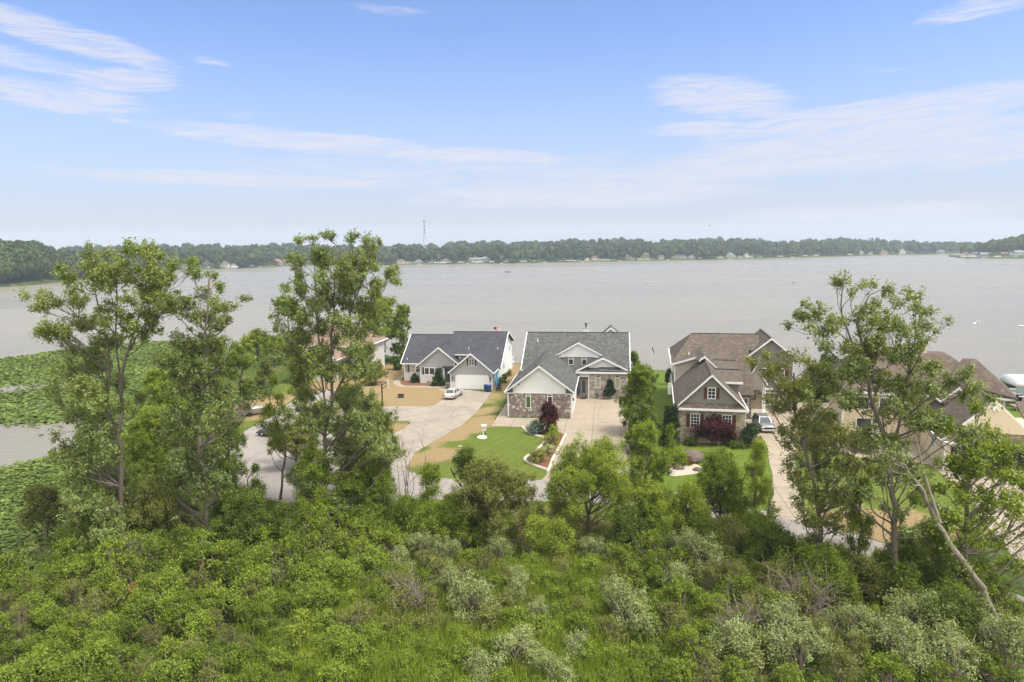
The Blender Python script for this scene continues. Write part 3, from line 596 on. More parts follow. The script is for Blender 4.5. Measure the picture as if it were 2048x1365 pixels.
def ring_roof(par, slabs, roof, name='roof', th=.17):
    r = MB()
    for s_ in slabs: r.slab(s_, th)
    return P(name, r, roof, par)
def beam(mb, p, q, w=.12, h=.2, m=0):
    p, q = Vector(p), Vector(q); d = (q-p).normalized(); s_ = d.cross(Vector((0,0,1))).normalized()*w/2
    ring = [p+s_, p-s_, p-s_-Vector((0,0,h)), p+s_-Vector((0,0,h))]; mb.extr([tuple(x) for x in ring], tuple(q-p)); return mb
def window(par, u0, u1, z0, z1, v, glass='glass', arch=False, grid=(1, 1), fr=.09, side='front', curtain=None, name='window', label=None):
    """frame with recessed pane; side='front' faces -v, 'left' faces -u, 'right' faces +u"""
    def B(mb, a0, a1, b0, b1, d0, d1):
        if side == 'front': mb.box(a0, a1, v+d0, v+d1, b0, b1)
        elif side == 'left': mb.box(v+d0, v+d1, a0, a1, b0, b1)
        else: mb.box(v-d1, v-d0, a0, a1, b0, b1)
        return mb
    f = MB(); B(f, u0-fr, u0, z0-fr, z1+fr, -.07, .02); B(f, u1, u1+fr, z0-fr, z1+fr, -.07, .02); B(f, u0, u1, z1, z1+fr, -.068, .02); B(f, u0, u1, z0-fr, z0, -.075, .02)
    gx_, gz_ = grid
    for i in range(1, gx_): x = u0+(u1-u0)*i/gx_; B(f, x-.022, x+.022, z0, z1, -.05, -.015)
    for i in range(1, gz_): z = z0+(z1-z0)*i/gz_; B(f, u0, u1, z-.022, z+.022, -.046, -.012)
    if arch and side == 'front':
        uc = (u0+u1)/2; R_ = (u1-u0)/2+fr; n = 10; zt = z1+fr
        outer = [(uc+R_*math.cos(t), v-.066, zt+R_*.75*math.sin(t)) for t in np.linspace(0, math.pi, n)]
        f.extr(outer, (0, .08, 0))
    fo = P(name, f, M['trim'], par, label); p = MB(); B(p, u0, u1, z0, z1, -.03, .01); P('pane', p, M[glass], fo)
    if arch and side == 'front':
        a = MB(); R2 = (u1-u0)/2; a.extr([(uc+R2*math.cos(t), v-.078, zt+.05+R2*.68*math.sin(t)) for t in np.linspace(0, math.pi, n)], (0, .01, 0)); P('arched_pane', a, M['glass'], fo)
    return fo
def shutters(par, u0, u1, z0, z1, v, w=.4, mat='shutter_dark', gap=.11):
    for a, b in ((u0-gap-w, u0-gap), (u1+gap, u1+gap+w)):
        s_ = MB().box(a, b, v-.06, v+.01, z0-.08, z1+.08)
        for k in range(9): z = z0 + (z1-z0)*(k+.5)/9; s_.box(a+.05, b-.05, v-.075, v-.055, z-.02, z+.02)
        P('shutter', s_, M[mat], par)
def lantern(par, u, v, z):
    m = MB().box(u-.03, u+.03, v-.12, v, z+.18, z+.24); m.lathe([(.02,.42),(.09,.34),(.11,.3),(.08,0),(.05,-.05)][::-1], (u, v-.15, z), 8); P('wall_lantern', m, M['lamp'], par)
def gdoor(par, u0, u1, z1, v, side='front', rows=4):
    mb = MB(); h = z1/rows
    for i in range(rows):
        for j in range(4):
            a = u0+(u1-u0)*j/4; b = u0+(u1-u0)*(j+1)/4
            if side == 'front': mb.box(a+.01, b-.01, v-.05, v+.01, i*h+.015, (i+1)*h-.015); mb.box(a+.09, b-.09, v-.065, v-.045, i*h+.1, (i+1)*h-.1)
            else: mb.box(v-.01, v+.05, a+.01, b-.01, i*h+.015, (i+1)*h-.015)
    if side == 'front': mb.box(u0, u1, v-.03, v+.01, 0, z1)
    else: mb.box(v-.01, v+.03, u0, u1, 0, z1)
    return P('garage_door', mb, M['door_white'], par)

# ---- grey house with charcoal roof (left of centre)
H1 = house('grey_house', (-10.39, 112.75), 8.4, 'grey and white house with charcoal shingle roof and wide white garage door')
m = MB(); m.extr([(7.35, 4.6, 0), (7.35, 20.6, 0), (7.35, 20.6, 5.45), (7.35, 13.5, 7.75), (7.35, 4.6, 2.95)], (-9.6, 0, 0)); P('wall', m, M['white_siding'], H1)
m = MB(); m.extr([(-2.3, 6.6, 0), (-2.3, 20.4, 0), (-2.3, 20.4, 3.0), (-2.3, 13.2, 7.3), (-2.3, 6.6, 3.1)], (-7.75, 0, 0)); P('wall', m, M['grey_siding'], H1)
ring_roof(H1, [[(-2.45, 4.2, 2.95), (7.85, 4.2, 2.95), (7.85, 13.5, 8.08), (-2.45, 13.5, 8.08)], [(-2.45, 13.5, 8.08), (7.85, 13.5, 8.08), (7.85, 21.0, 5.55), (-2.45, 21.0, 5.55)]], M['roof_dark'])
ring_roof(H1, [[(-10.55, 6.15, 3.22), (-2.5, 6.15, 3.22), (-2.5, 13.2, 7.55), (-10.55, 13.2, 7.55)], [(-10.55, 13.2, 7.55), (-2.5, 13.2, 7.55), (-2.5, 20.8, 3.0), (-10.55, 20.8, 3.0)]], M['roof_dark'])
m = MB(); m.box(-10.5, -6.6, 6.03, 6.15, 3.02, 3.2); m.box(-10.1, -9.92, 6.53, 6.68, 0, 3.0)
for (a, b) in (((7.9, 4.2, 3.0), (7.9, 13.5, 8.13)), ((7.9, 13.5, 8.13), (7.9, 21.0, 5.6)), ((-10.6, 6.15, 3.27), (-10.6, 13.2, 7.6)), ((-10.6, 13.2, 7.6), (-10.6, 20.8, 3.05))): beam(m, a, b)
m.box(7.28, 7.42, 20.5, 20.68, 0, 5.4); P('trim', m, M['trim'], H1)
m = MB(); m.box(-10.55, -2.5, 13.08, 13.32, 7.5, 7.6); m.box(-2.45, 7.85, 13.38, 13.62, 8.03, 8.13); P('ridge_cap', m, M['roof_dark'], H1)
wing_front(H1, 0, 7.05, 0, 9, -.3, 7.45, 2.9, 6.15, M['grey_siding'], M['roof_dark'], vb=10.5)
wing_front(H1, -6.5, -.3, 4.5, 10, -7.1, .95, 3.15, 6.45, M['grey_siding'], M['roof_dark'], uc=-3.08, vb=11.5, ovf=.35)
m = MB(); m.box(-2.25, -.15, 4.47, 4.55, 0, 2.75); P('porch_shade_panel', m, M['dkgrey'], H1, 'dark panel painted as the shade of the front porch')  # flat grey panel paints the shade of the recessed porch
m = MB(); m.box(-2.32, -2.12, 4.38, 4.5, 0, 2.8); m.box(-.3, -.02, 4.42, 4.5, 0, 2.8); m.box(-2.4, 0, 4.41, 4.5, 2.72, 2.9); m.box(-6.55, -2.3, 4.42, 4.5, 1.42, 1.55); P('porch_trim', m, M['trim'], H1)
m = MB(); m.box(-6.47, -2.33, 4.43, 4.52, 0, 1.45); m.box(-9.95, -6.5, 6.5, 6.62, 0, 1.5); m.box(.06, .86, -.045, .02, 0, 1.2); m.box(6.56, 6.98, -.045, .02, 0, 1.2); P('brick_plinth', m, M['whitebrick'], H1)
d = P('front_door', MB().box(-1.35, -.5, 4.40, 4.46, .15, 2.35), M['shutter_dark'], H1); P('door_pane', MB().box(-1.15, -.7, 4.385, 4.41, 1.0, 2.1), M['glass'], d)
P('step', MB().box(-2.0, -.3, 3.5, 4.4, 0, .18).box(-1.9, -.4, 3.8, 4.38, .18, .32), M['curb'], H1)
gd = gdoor(H1, .93, 6.5, 2.35, 0)
m = MB(); m.box(.83, .93, -.07, .02, 0, 2.2); m.box(6.5, 6.6, -.07, .02, 0, 2.2); m.box(1.2, 6.23, -.07, .02, 2.35, 2.47)
m.extr([(.83, -.07, 2.2), (.93, -.07, 2.12), (1.28, -.07, 2.38), (1.2, -.07, 2.47)], (0, .09, 0)); m.extr([(6.6, -.07, 2.2), (6.23, -.07, 2.47), (6.15, -.07, 2.38), (6.5, -.07, 2.12)], (0, .09, 0)); P('garage_door_frame', m, M['trim'], H1)
window(H1, 3.25, 4.05, 4.15, 5.1, 0, grid=(2, 3)); shutters(H1, 3.25, 4.05, 4.15, 5.1, 0, .28)
for a, b in ((-5.65, -4.95), (-4.8, -3.95), (-3.8, -3.1)): window(H1, a, b, 1.62, 2.72, 4.45)
shutters(H1, -5.65, -3.1, 1.62, 2.72, 4.45, .3)
for a, b, g_ in ((-8.95, -8.05, 'blind'), (-7.85, -7.0, 'glass')): window(H1, a, b, 1.6, 2.75, 6.56, glass=g_, grid=(1, 2))
P('shutter', MB().box(-9.4, -9.06, 6.5, 6.6, 1.55, 2.8), M['shutter_dark'], H1)
lantern(H1, .4, -.02, 1.75); lantern(H1, 6.8, -.02, 1.75)
m = MB().box(.2, 2.0, 6.2, 8.0, 2.5, 4.9); P('dormer_wall', m, M['grey_siding'], H1)
ring_roof(H1, [[(-.5, 5.9, 4.95), (2.4, 5.9, 4.95), (2.4, 8.4, 5.5), (-.5, 8.4, 5.5)]], M['roof_dark'], 'dormer_roof', .15)
P('dormer_trim', MB().box(-.55, 2.45, 5.82, 5.9, 4.78, 4.99).box(.12, .26, 6.13, 6.22, 3.2, 4.8), M['trim'], H1)
m = MB().lathe([(.06, 0), (.06, .5)], (6.6, 8.8, 5.3), 8); P('vent_pipe', m, M['white'], H1); m = MB().lathe([(.06, 0), (.06, .4)], (1.6, 7.6, 5.6), 8); P('vent_pipe', m, M['white'], H1)
P('vent_pipe', MB().lathe([(.05, 0), (.05, .35)], (-9.6, 7.0, 3.7), 8), M['white'], H1)
window(H1, 10.2, 11.0, 1.7, 2.9, 7.36, side='right'); window(H1, 17, 17.8, 4.0, 5.0, 7.36, side='right')
P('foundation_vent', MB().box(-5.3, -4.8, 4.40, 4.44, .12, .42).box(-8.9, -8.4, 6.47, 6.51, .1, .4), M['wood'], H1)
m = MB().box(7.36, 7.6, 20.7, 22.6, 1.0, 1.1)
for k in range(6): m.box(7.4, 7.46, 20.75+k*.35, 20.8+k*.35, 0, 2.0)
m.box(7.38, 7.48, 20.7, 22.6, 1.95, 2.05); P('deck_railing', m, M['trim'], H1)

# ---- stone-fronted house (centre)
H2 = house('stone_fronted_house', (-.67, 93.39), 8.2, 'white gabled house with grey shingle roof and fieldstone garage front, centre of the row')
m = MB().extr([(.75, 15.2, 0), (.75, 27, 0), (.75, 27, 4.6), (.75, 20.6, 9.1), (.75, 15.2, 6.0)], (15.95, 0, 0)); P('wall', m, M['white_siding'], H2)
ring_roof(H2, [[(.35, 11.9, 4.5), (5.55, 11.9, 4.5), (5.55, 20.6, 9.38), (.35, 20.6, 9.38)], [(5.55, 15.1, 6.295), (12.4, 15.1, 6.295), (12.4, 20.6, 9.38), (5.55, 20.6, 9.38)], [(12.4, 11.9, 4.5), (17.15, 11.9, 4.5), (17.15, 20.6, 9.38), (12.4, 20.6, 9.38)], [(.35, 20.6, 9.38), (17.15, 20.6, 9.38), (17.15, 28, 4.5), (.35, 28, 4.5)]], M['roof_grey'])
P('ridge_cap', MB().box(.35, 17.15, 20.47, 20.73, 9.32, 9.43), M['roof_dark'], H2)
m = MB(); [beam(m, a, b) for a, b in (((17.2, 11.9, 4.54), (17.2, 20.6, 9.42)), ((17.2, 20.6, 9.42), (17.2, 28, 4.54)), ((.3, 11.9, 4.54), (.3, 20.6, 9.42)), ((.3, 20.6, 9.42), (.3, 28, 4.54)))]
m.box(.4, 8, 11.8, 11.92, 4.3, 4.5); P('trim', m, M['trim'], H2)
wing_front(H2, 0, 8.9, 0, 15, -.35, 9.3, 3.65, 7.35, M['white_siding'], M['roof_grey'], uc=4.42, vb=17.6, ovf=.5)
P('stone_veneer', MB().box(.08, 8.82, -.08, .02, 0, 3.38), M['fieldstone'], H2)
m = MB(); m.box(-.06, .14, -.11, .1, 0, 3.45); m.box(8.76, 8.98, -.11, .1, 0, 3.45); m.box(.14, 8.76, -.10, .02, 3.38, 3.5)
m.box(-.4, .75, -.5, .0, 3.42, 3.5); m.box(8.1, 9.35, -.5, .0, 3.42, 3.5); P('cornice', m, M['trim'], H2)
m = MB(); m.extr([(-.3, -.42, 3.5), (.72, -.42, 3.5), (.72, -.42, 4.1)], (0, .4, 0)); m.extr([(9.2, -.42, 3.5), (8.1, -.42, 4.15), (8.1, -.42, 3.5)], (0, .4, 0)); P('cornice_return', m, M['dkgrey'], H2)
window(H2, 2.6, 3.15, 1.38, 2.95, -.09, glass='glass_green_reflection', arch=True); window(H2, 5.62, 6.17, 1.4, 2.95, -.09, arch=True)
P('round_vent', MB().lathe([(.2, 0), (.2, .05)], (4.42, -.06, 6.3), 12, axis='y'), M['white'], H2)
P('security_light', MB().box(1.5, 1.66, -.14, .0, 4.55, 4.7), M['black'], H2)
for k in range(2): gdoor(H2, 2.2+5.4*k, 6.6+5.4*k, 2.5, 8.92, side='right')
lantern(H2, 9.05, 1.3, 2.2)
# dormer wing
wing_front(H2, 6.15, 12.45, 15, 19, 5.5, 13.05, 6.4, 8.5, M['midgrey_siding'], M['roof_grey'], uc=9.1, vb=20.5, ovf=.4, floor=3.0)
P('gable_siding', MB().extr([(6.3, 14.94, 6.22), (12.3, 14.94, 6.22), (12.3, 14.94, 6.4), (9.1, 14.94, 8.2), (6.3, 14.94, 6.55)], (0, .05, 0)), M['white_siding'], H2)
m = MB().box(5.5, 6.9, 14.6, 15.0, 6.12, 6.22); m.box(11.6, 13.05, 14.6, 15.0, 6.12, 6.22); m.box(6.2, 12.4, 14.9, 15.0, 6.15, 6.24); P('cornice', m, M['trim'], H2)
window(H2, 7.62, 8.28, 4.95, 5.75, 14.98, arch=True); window(H2, 9.72, 10.38, 4.95, 5.75, 14.98, arch=True)
# entry wing
wing_front(H2, 10.86, 16.75, 12.7, 17, 8.85, 17.2, 4.42, 6.5, M['white_siding'], M['roof_grey'], uc=13.02, vb=17, ovf=.6, eaves=False)
ring_roof(H2, [[(8.85, 11.9, 4.25), (17.2, 11.9, 4.25), (17.2, 12.68, 4.85), (8.85, 12.68, 4.85)]], M['roof_grey'], 'pent_roof', .1)
m = MB().box(8.8, 17.25, 11.8, 11.92, 4.05, 4.3); m.box(9.3, 10.8, 12.6, 12.7, 3.35, 4.1); m.box(10.72, 10.92, 12.5, 12.72, 0, 4.1); m.box(16.65, 16.85, 12.55, 12.75, 0, 4.1); P('porch_trim', m, M['trim'], H2)
P('stone_veneer', MB().box(10.92, 16.65, 12.6, 12.72, 0, 4.08), M['ledgestone'], H2)
window(H2, 11.93, 12.58, 1.75, 3.3, 12.59, glass='blind', arch=True); window(H2, 14.95, 15.6, 1.75, 3.3, 12.59, glass='blind', arch=True)
P('recess_wall', MB().box(8.95, 10.84, 14.4, 14.6, 0, 4.3).box(10.78, 10.88, 12.72, 14.4, 0, 4.3), M['midgrey_siding'], H2)
d = P('front_door', MB().box(9.25, 10.65, 14.3, 14.4, .12, 2.7), M['screen_door'], H2); P('door_pane', MB().box(9.75, 10.25, 14.27, 14.31, .5, 2.45), M['glass'], d); P('side_light', MB().box(9.3, 9.5, 14.27, 14.31, .4, 2.5), M['glass'], d)
P('step', MB().box(9.1, 10.7, 13.7, 14.3, 0, .14), M['curb'], H2)
m = MB().box(9.6, 10.6, 21.2, 22.0, 7.0, 10.0); c_ = P('chimney', m, M['trim'], H2); m = MB().lathe([(.14, 0), (.14, .6), (.26, .65), (.26, .78), (.1, .8)], (10.1, 21.6, 10.0), 10); P('flue', m, M['dkgrey'], c_); P('chimney_cap', MB().box(9.5, 10.7, 21.1, 22.1, 10.0, 10.1), M['alu'], c_)
wing_front(H2, 12.9, 15.5, 22, 26.5, 12.6, 15.8, 8.6, 10.0, M['midgrey_siding'], M['roof_grey'], ovf=-.4)
P('vent_pipe', MB().lathe([(.07, 0), (.07, .6)], (2.3, 18.3, 7.9), 8), M['white'], H2); P('vent_pipe', MB().lathe([(.1, 0), (.05, .25)], (1.6, 14.4, 5.8), 8), M['alu'], H2)
mt = P('doormat', MB().lathe([(.5, 0), (.5, .03)], (10.0, 12.2, .045), 14), M['shutter_brown'], None); mt.location = H2.location; mt.rotation_euler = H2.rotation_euler; tag(mt, 'dark oval doormat on the concrete before the recessed entrance of the central house', 'doormat')

# ---- taupe house with brown roof (right of centre)
H3 = house('taupe_house', (19.83, 79.95), 12.0, 'taupe house with brown shingle roof, dark red-brown shutters and arched white portico')
wing_front(H3, 0, 7.7, 0, 14, -.4, 7.95, 4.28, 8.4, M['taupe_siding'], M['roof_brown'], uc=3.78, vb=22, ovf=.4)
P('stone_veneer', MB().box(.02, 7.68, -.09, .02, 0, 4.12), M['creekstone'], H3)
ring_roof(H3, [[(-.2, -.55, 4.28), (7.9, -.55, 4.28), (7.3, .0, 4.9), (.3, .0, 4.9)]], M['roof_brown'], 'pent_roof', .08)
P('cornice', MB().box(-.3, 8.0, -.68, -.55, 4.08, 4.32), M['trim'], H3)
for a, b in ((1.5, 2.45), (5.13, 6.1)): window(H3, a, b, 1.98, 3.5, -.09, grid=(3, 4)); shutters(H3, a, b, 1.98, 3.5, -.09, .42, 'shutter_brown')
window(H3, 3.42, 4.2, 5.5, 6.7, -.005, grid=(2, 3)); shutters(H3, 3.42, 4.2, 5.5, 6.7, -.005, .38, 'shutter_brown')
fb = P('window_box', MB().box(1.2, 2.7, -.4, -.1, 1.55, 1.85), M['wood'], H3); P('window_box', MB().box(4.9, 6.3, -.4, -.1, 1.55, 1.85), M['wood'], H3)
lantern(H3, 7.95, .6, 2.3)
# raised left part (tan cheek wall) with a shallow roof
m = MB().extr([(-.12, 14, 0), (3.78, 14, 0), (3.78, 14, 8.3), (-.12, 14, 7.1)], (0, 10, 0)); P('wall', m, M['tan_siding'], H3)
ring_roof(H3, [[(-.6, 13.6, 7.15), (3.8, 13.6, 8.55), (3.8, 22, 8.6), (-.6, 22, 7.2)]], M['roof_brown'])
m = MB(); beam(m, (-.62, 13.55, 7.2), (3.8, 13.55, 8.6), .1, .24); m.box(-.2, -.02, 13.93, 14.1, 0, 7.0); beam(m, (-.65, 13.6, 7.2), (-.65, 22, 7.25), .1, .2); P('trim', m, M['trim'], H3)
# second small gable on the garage ridge
m = MB().extr([(3.6, 10.3, 8.85), (7.9, 10.3, 4.95), (7.9, 10.3, 4.8), (3.6, 10.3, 8.65)], (0, 10, 0)); m.extr([(3.6, 10.3, 8.85), (3.6, 10.3, 8.65), (2.6, 10.3, 8.0), (2.6, 10.3, 8.15)], (0, 8, 0)); P('upper_roof', m, M['roof_brown'], H3)
m = MB(); m.extr([(3.6, 10.22, 8.92), (6.0, 10.22, 6.74), (6.0, 10.22, 6.5), (3.6, 10.22, 8.64)], (0, .09, 0)); m.extr([(3.6, 10.22, 8.92), (3.6, 10.22, 8.64), (2.9, 10.22, 8.1), (2.9, 10.22, 8.36)], (0, .09, 0)); P('trim', m, M['trim'], H3)
# shed dormer to the right of the ridge, with its long roof
P('dormer_wall', MB().box(5.4, 7.55, 6.0, 11, 4.6, 6.4), M['taupe_siding'], H3)
ring_roof(H3, [[(5.0, 5.6, 6.4), (7.95, 5.6, 6.4), (7.95, 9.4, 7.35), (4.6, 9.4, 7.35)], [(4.6, 9.4, 7.3), (7.95, 9.4, 7.3), (8.0, 14.2, 7.5), (4.4, 14.2, 7.9)]], M['roof_brown'], 'dormer_roof')
P('dormer_trim', MB().box(5.0, 8.0, 5.5, 5.6, 6.18, 6.42), M['trim'], H3)
m = MB().box(4.7, 8.0, 9.3, 9.5, 7.33, 7.45); m.box(4.9, 8.0, 14.1, 14.3, 7.75, 7.87); P('ridge_cap', m, M['roof_dark'], H3)
# lower entry roof between garage and portico
m = MB().extr([(7.7, 12.5, 0), (10.0, 12.5, 0), (10.0, 19, 0), (7.7, 19, 0)], (0, 0, 3.4)); P('wall', m, M['taupe_siding'], H3)
ring_roof(H3, [[(7.6, 12.0, 3.5), (10.25, 12.0, 3.5), (10.25, 19.4, 8.84), (7.6, 19.4, 8.84)]], M['roof_brown'], 'entry_roof')
window(H3, 8.6, 9.5, .9, 2.9, 12.48, grid=(2, 3))
# main block: hip at the left
m = MB().box(0, 11.6, 19.0, 30, 0, 7.0); P('wall', m, M['tan_siding'], H3)
RZ = 10.35
ring_roof(H3, [[(-.6, 15.8, 6.9), (7.6, 15.8, 6.9), (7.6, 23, RZ), (2.5, 23, RZ)], [(7.6, 18.6, 8.24), (10.2, 18.6, 8.24), (10.2, 23, RZ), (7.6, 23, RZ)], [(10.2, 19.2, 8.53), (12, 19.2, 8.53), (12, 23, RZ), (10.2, 23, RZ)], [(-.6, 15.8, 6.9), (2.5, 23, RZ), (2.5, 23.3, RZ), (-.6, 31, 6.9)], [(2.5, 23, RZ), (12, 23, RZ), (12, 31, 6.9), (-.6, 31, 6.9)]], M['roof_brown'])
P('ridge_cap', MB().box(2.5, 12, 22.88, 23.12, RZ-.03, RZ+.06), M['roof_dark'], H3)
P('trim', MB().box(-.75, -.6, 15.8, 31, 6.68, 6.9), M['trim'], H3)
# right front gable
wing_front(H3, 10.2, 16.2, 18.4, 28, 9.3, 17.0, 7.2, 10.45, M['taupe_siding'], M['roof_brown'], uc=13.15, vb=29, ovf=.45)
window(H3, 11.5, 12.6, 4.2, 6.0, 18.38, grid=(2, 3)); shutters(H3, 11.5, 12.6, 4.2, 6.0, 18.38, .5, 'shutter_brown')
window(H3, 13.9, 15.0, 4.2, 6.0, 18.38, grid=(2, 3)); shutters(H3, 13.9, 15.0, 4.2, 6.0, 18.38, .5, 'shutter_brown')
P('stone_veneer', MB().box(10.3, 16.1, 18.3, 18.4, 0, 3.0), M['creekstone'], H3); P('cornice', MB().box(10.2, 16.3, 18.0, 18.4, 3.0, 3.2), M['trim'], H3)
window(H3, 12.6, 14.4, .9, 2.5, 18.29, grid=(3, 2))
# portico
wing_front(H3, 9.9, 12.1, 16.6, 19, 9.5, 12.5, 4.2, 6.8, M['tan_siding'], M['roof_brown'], ovf=.35, floor=3.3, vb=19)
n = 12; arch = [(9.95, 16.55, 3.35)] + [(11+.78*math.cos(t), 16.55, 3.0+.75*math.sin(t)) for t in np.linspace(math.pi, 0, n)] + [(12.05, 16.55, 3.35), (12.05, 16.55, 4.3), (9.95, 16.55, 4.3)]
P('portico_arch', MB().extr(arch, (0, .2, 0)), M['tan_siding'], H3)
for uu, vv in ((9.98, 16.7), (12.05, 16.7), (10.25, 17.1), (12.35, 17.1)): P('column', MB().lathe([(.2, 0), (.2, .15), (.13, .2), (.11, 3.2), (.18, 3.25), (.18, 3.4)], (uu, vv, .15), 12), M['trim'], H3, smooth=False)
P('porch_floor', MB().box(9.6, 12.6, 16.2, 18.4, 0, .15), M['curb'], H3)
d = P('front_door', MB().box(10.4, 11.6, 18.2, 18.3, .15, 3.5), M['beige_door'], H3)
m = MB()
for k in range(14): t = 6.283*k/14; m.lathe([(.02, -.06), (.11, 0), (.02, .06)], (11+.3*math.cos(t), 18.12, 1.9+.3*math.sin(t)), 6)
wr = P('wreath', m, M['shutter_brown'], None); wr.location = H3.location; wr.rotation_euler = H3.rotation_euler; tag(wr, 'round dark wreath hanging on the entrance door of the taupe house', 'wreath')
P('vent_pipe', MB().lathe([(.07, 0), (.07, .5)], (1.9, 17, 7.9), 8), M['white'], H3)

# ---- beige house (far right)
H4 = house('beige_house', (44.18, 68.04), 18.0, 'large pale yellow house with brown hipped roof, partly behind the right-hand trees')
wing_front(H4, .35, 8.6, 0.5, 10, 0, 9.0, 3.2, 7.7, M['beige_siding'], M['roof_brown2'], uc=4.5, vb=13, ovf=-.1)
ring_roof(H4, [[(0, -.1, 3.2), (9.0, -.1, 3.2), (7.6, .75, 4.7), (1.5, .75, 4.7)]], M['roof_brown2'], 'pent_roof', .1)
P('cornice', MB().box(-.05, 9.1, -.25, -.1, 3.0, 3.25).box(.4, 8.6, .38, .5, 2.9, 3.1), M['trim'], H4); P('garage_shade_panel', MB().box(.9, 8.1, .44, .52, 0, 2.6), M['black'], H4)  # flat black panel paints the shaded inside of the garage
window(H4, 4.3, 4.75, 1.3, 2.3, .36, side='left'); window(H4, 4.9, 5.35, 1.3, 2.3, .36, side='left')
P('gable_vent', MB().extr([(4.1, .44, 6.6), (4.9, .44, 6.6), (4.5, .44, 7.1)], (0, .05, 0)), M['white'], H4)
wing_front(H4, 2.2, 4.6, 8.4, 12, 1.7, 5.0, 5.75, 7.4, M['beige_siding'], M['roof_brown2'], ovf=.3, floor=4)
ring_roof(H4, [[(1.7, 8.0, 5.7), (5.0, 8.0, 5.7), (4.6, 8.42, 6.1), (2.1, 8.42, 6.1)]], M['roof_brown2'], 'dormer_pent_roof', .08)
P('wall', MB().box(-7.8, 8.9, 11.6, 24, 0, 5.75), M['beige_siding'], H4)
ring_roof(H4, [[(-8.4, 11, 5.8), (9.5, 11, 5.8), (4.0, 15.4, 10.0), (-5.5, 15.4, 10.0)], [(-8.4, 11, 5.8), (-5.5, 15.4, 10.0), (-5.5, 18, 10.0), (-8.4, 25, 5.8)], [(9.5, 11, 5.8), (9.5, 25, 5.8), (4.0, 18, 10.0), (4.0, 15.4, 10.0)], [(-5.5, 18, 10.0), (4.0, 18, 10.0), (9.5, 25, 5.8), (-8.4, 25, 5.8)], [(-5.5, 15.4, 10.0), (4.0, 15.4, 10.0), (4.0, 18, 10.0), (-5.5, 18, 10.0)]], M['roof_brown2'])
ring_roof(H4, [[(3.4, 12.5, 7.4), (9.9, 10.6, 5.9), (6.6, 14.4, 9.75), (5.2, 14.4, 9.75)], [(9.9, 10.6, 5.9), (11.2, 18, 5.9), (6.6, 14.4, 9.75)]], M['roof_brown2'])
P('trim', MB().box(-8.5, 9.6, 10.88, 11.0, 5.58, 5.82).box(-7.9, -7.7, 11.52, 11.7, 0, 5.6).box(8.75, 8.98, 11.5, 11.7, 0, 5.6), M['trim'], H4)
window(H4, -6.2, -5.0, 3.6, 5.0, 11.6); window(H4, -3.8, -2.6, 3.6, 5.0, 11.6); window(H4, -6.2, -4.6, .8, 2.4, 11.6)
c_ = P('chimney', MB().box(.9, 1.8, 16, 16.8, 8, 11.2), M['beige_siding'], H4); P('flue', MB().lathe([(.12, 0), (.12, .8), (.2, .85), (.2, .95)], (1.35, 16.4, 11.2), 10), M['dkgrey'], c_)
P('wall', MB().box(9.2, 16, 3, 14, 0, 3.0), M['beige_siding'], H4); ring_roof(H4, [[(9.0, 2.6, 3.1), (16.4, 2.6, 3.1), (16.4, 9, 6.0), (9.0, 9, 6.0)]], M['roof_brown2'])

# ---- white house with reddish-tan roof behind the central-left cottonwood
H0 = house('white_house', (-39.5, 127.0), 9.0, 'white two-storey house with reddish tan roof behind the tallest middle cottonwood')
P('wall', MB().box(0, 12.2, 0, 11, 0, 5.6), M['cream_siding'], H0)
ring_roof(H0, [[(-.6, -.6, 5.7), (12.8, -.6, 5.7), (9.2, 5.5, 8.9), (2.5, 5.5, 8.9)], [(12.8, -.6, 5.7), (12.8, 11.6, 5.7), (9.2, 5.5, 8.9)], [(-.6, -.6, 5.7), (2.5, 5.5, 8.9), (-.6, 11.6, 5.7)], [(2.5, 5.5, 8.9), (9.2, 5.5, 8.9), (12.8, 11.6, 5.7), (-.6, 11.6, 5.7)]], M['roof_tan'])
wing_front(H0, 1.5, 8.5, -5, 1, .9, 9.1, 4.0, 6.8, M['cream_siding'], M['roof_tan'], vb=3)
P('trim', MB().box(-.7, 12.9, -.72, -.6, 5.5, 5.72).box(12.8, 12.92, -.6, 11.6, 5.5, 5.72).box(12.12, 12.3, -.08, .1, 0, 5.5), M['trim'], H0)
window(H0, 9.6, 10.9, 3.4, 4.8, 0); window(H0, 9.6, 10.9, .8, 2.3, 0); window(H0, 4.2, 5.8, 1.0, 2.6, -5); window(H0, 2.5, 3.5, 1, 2.2, 12.2, side='right')

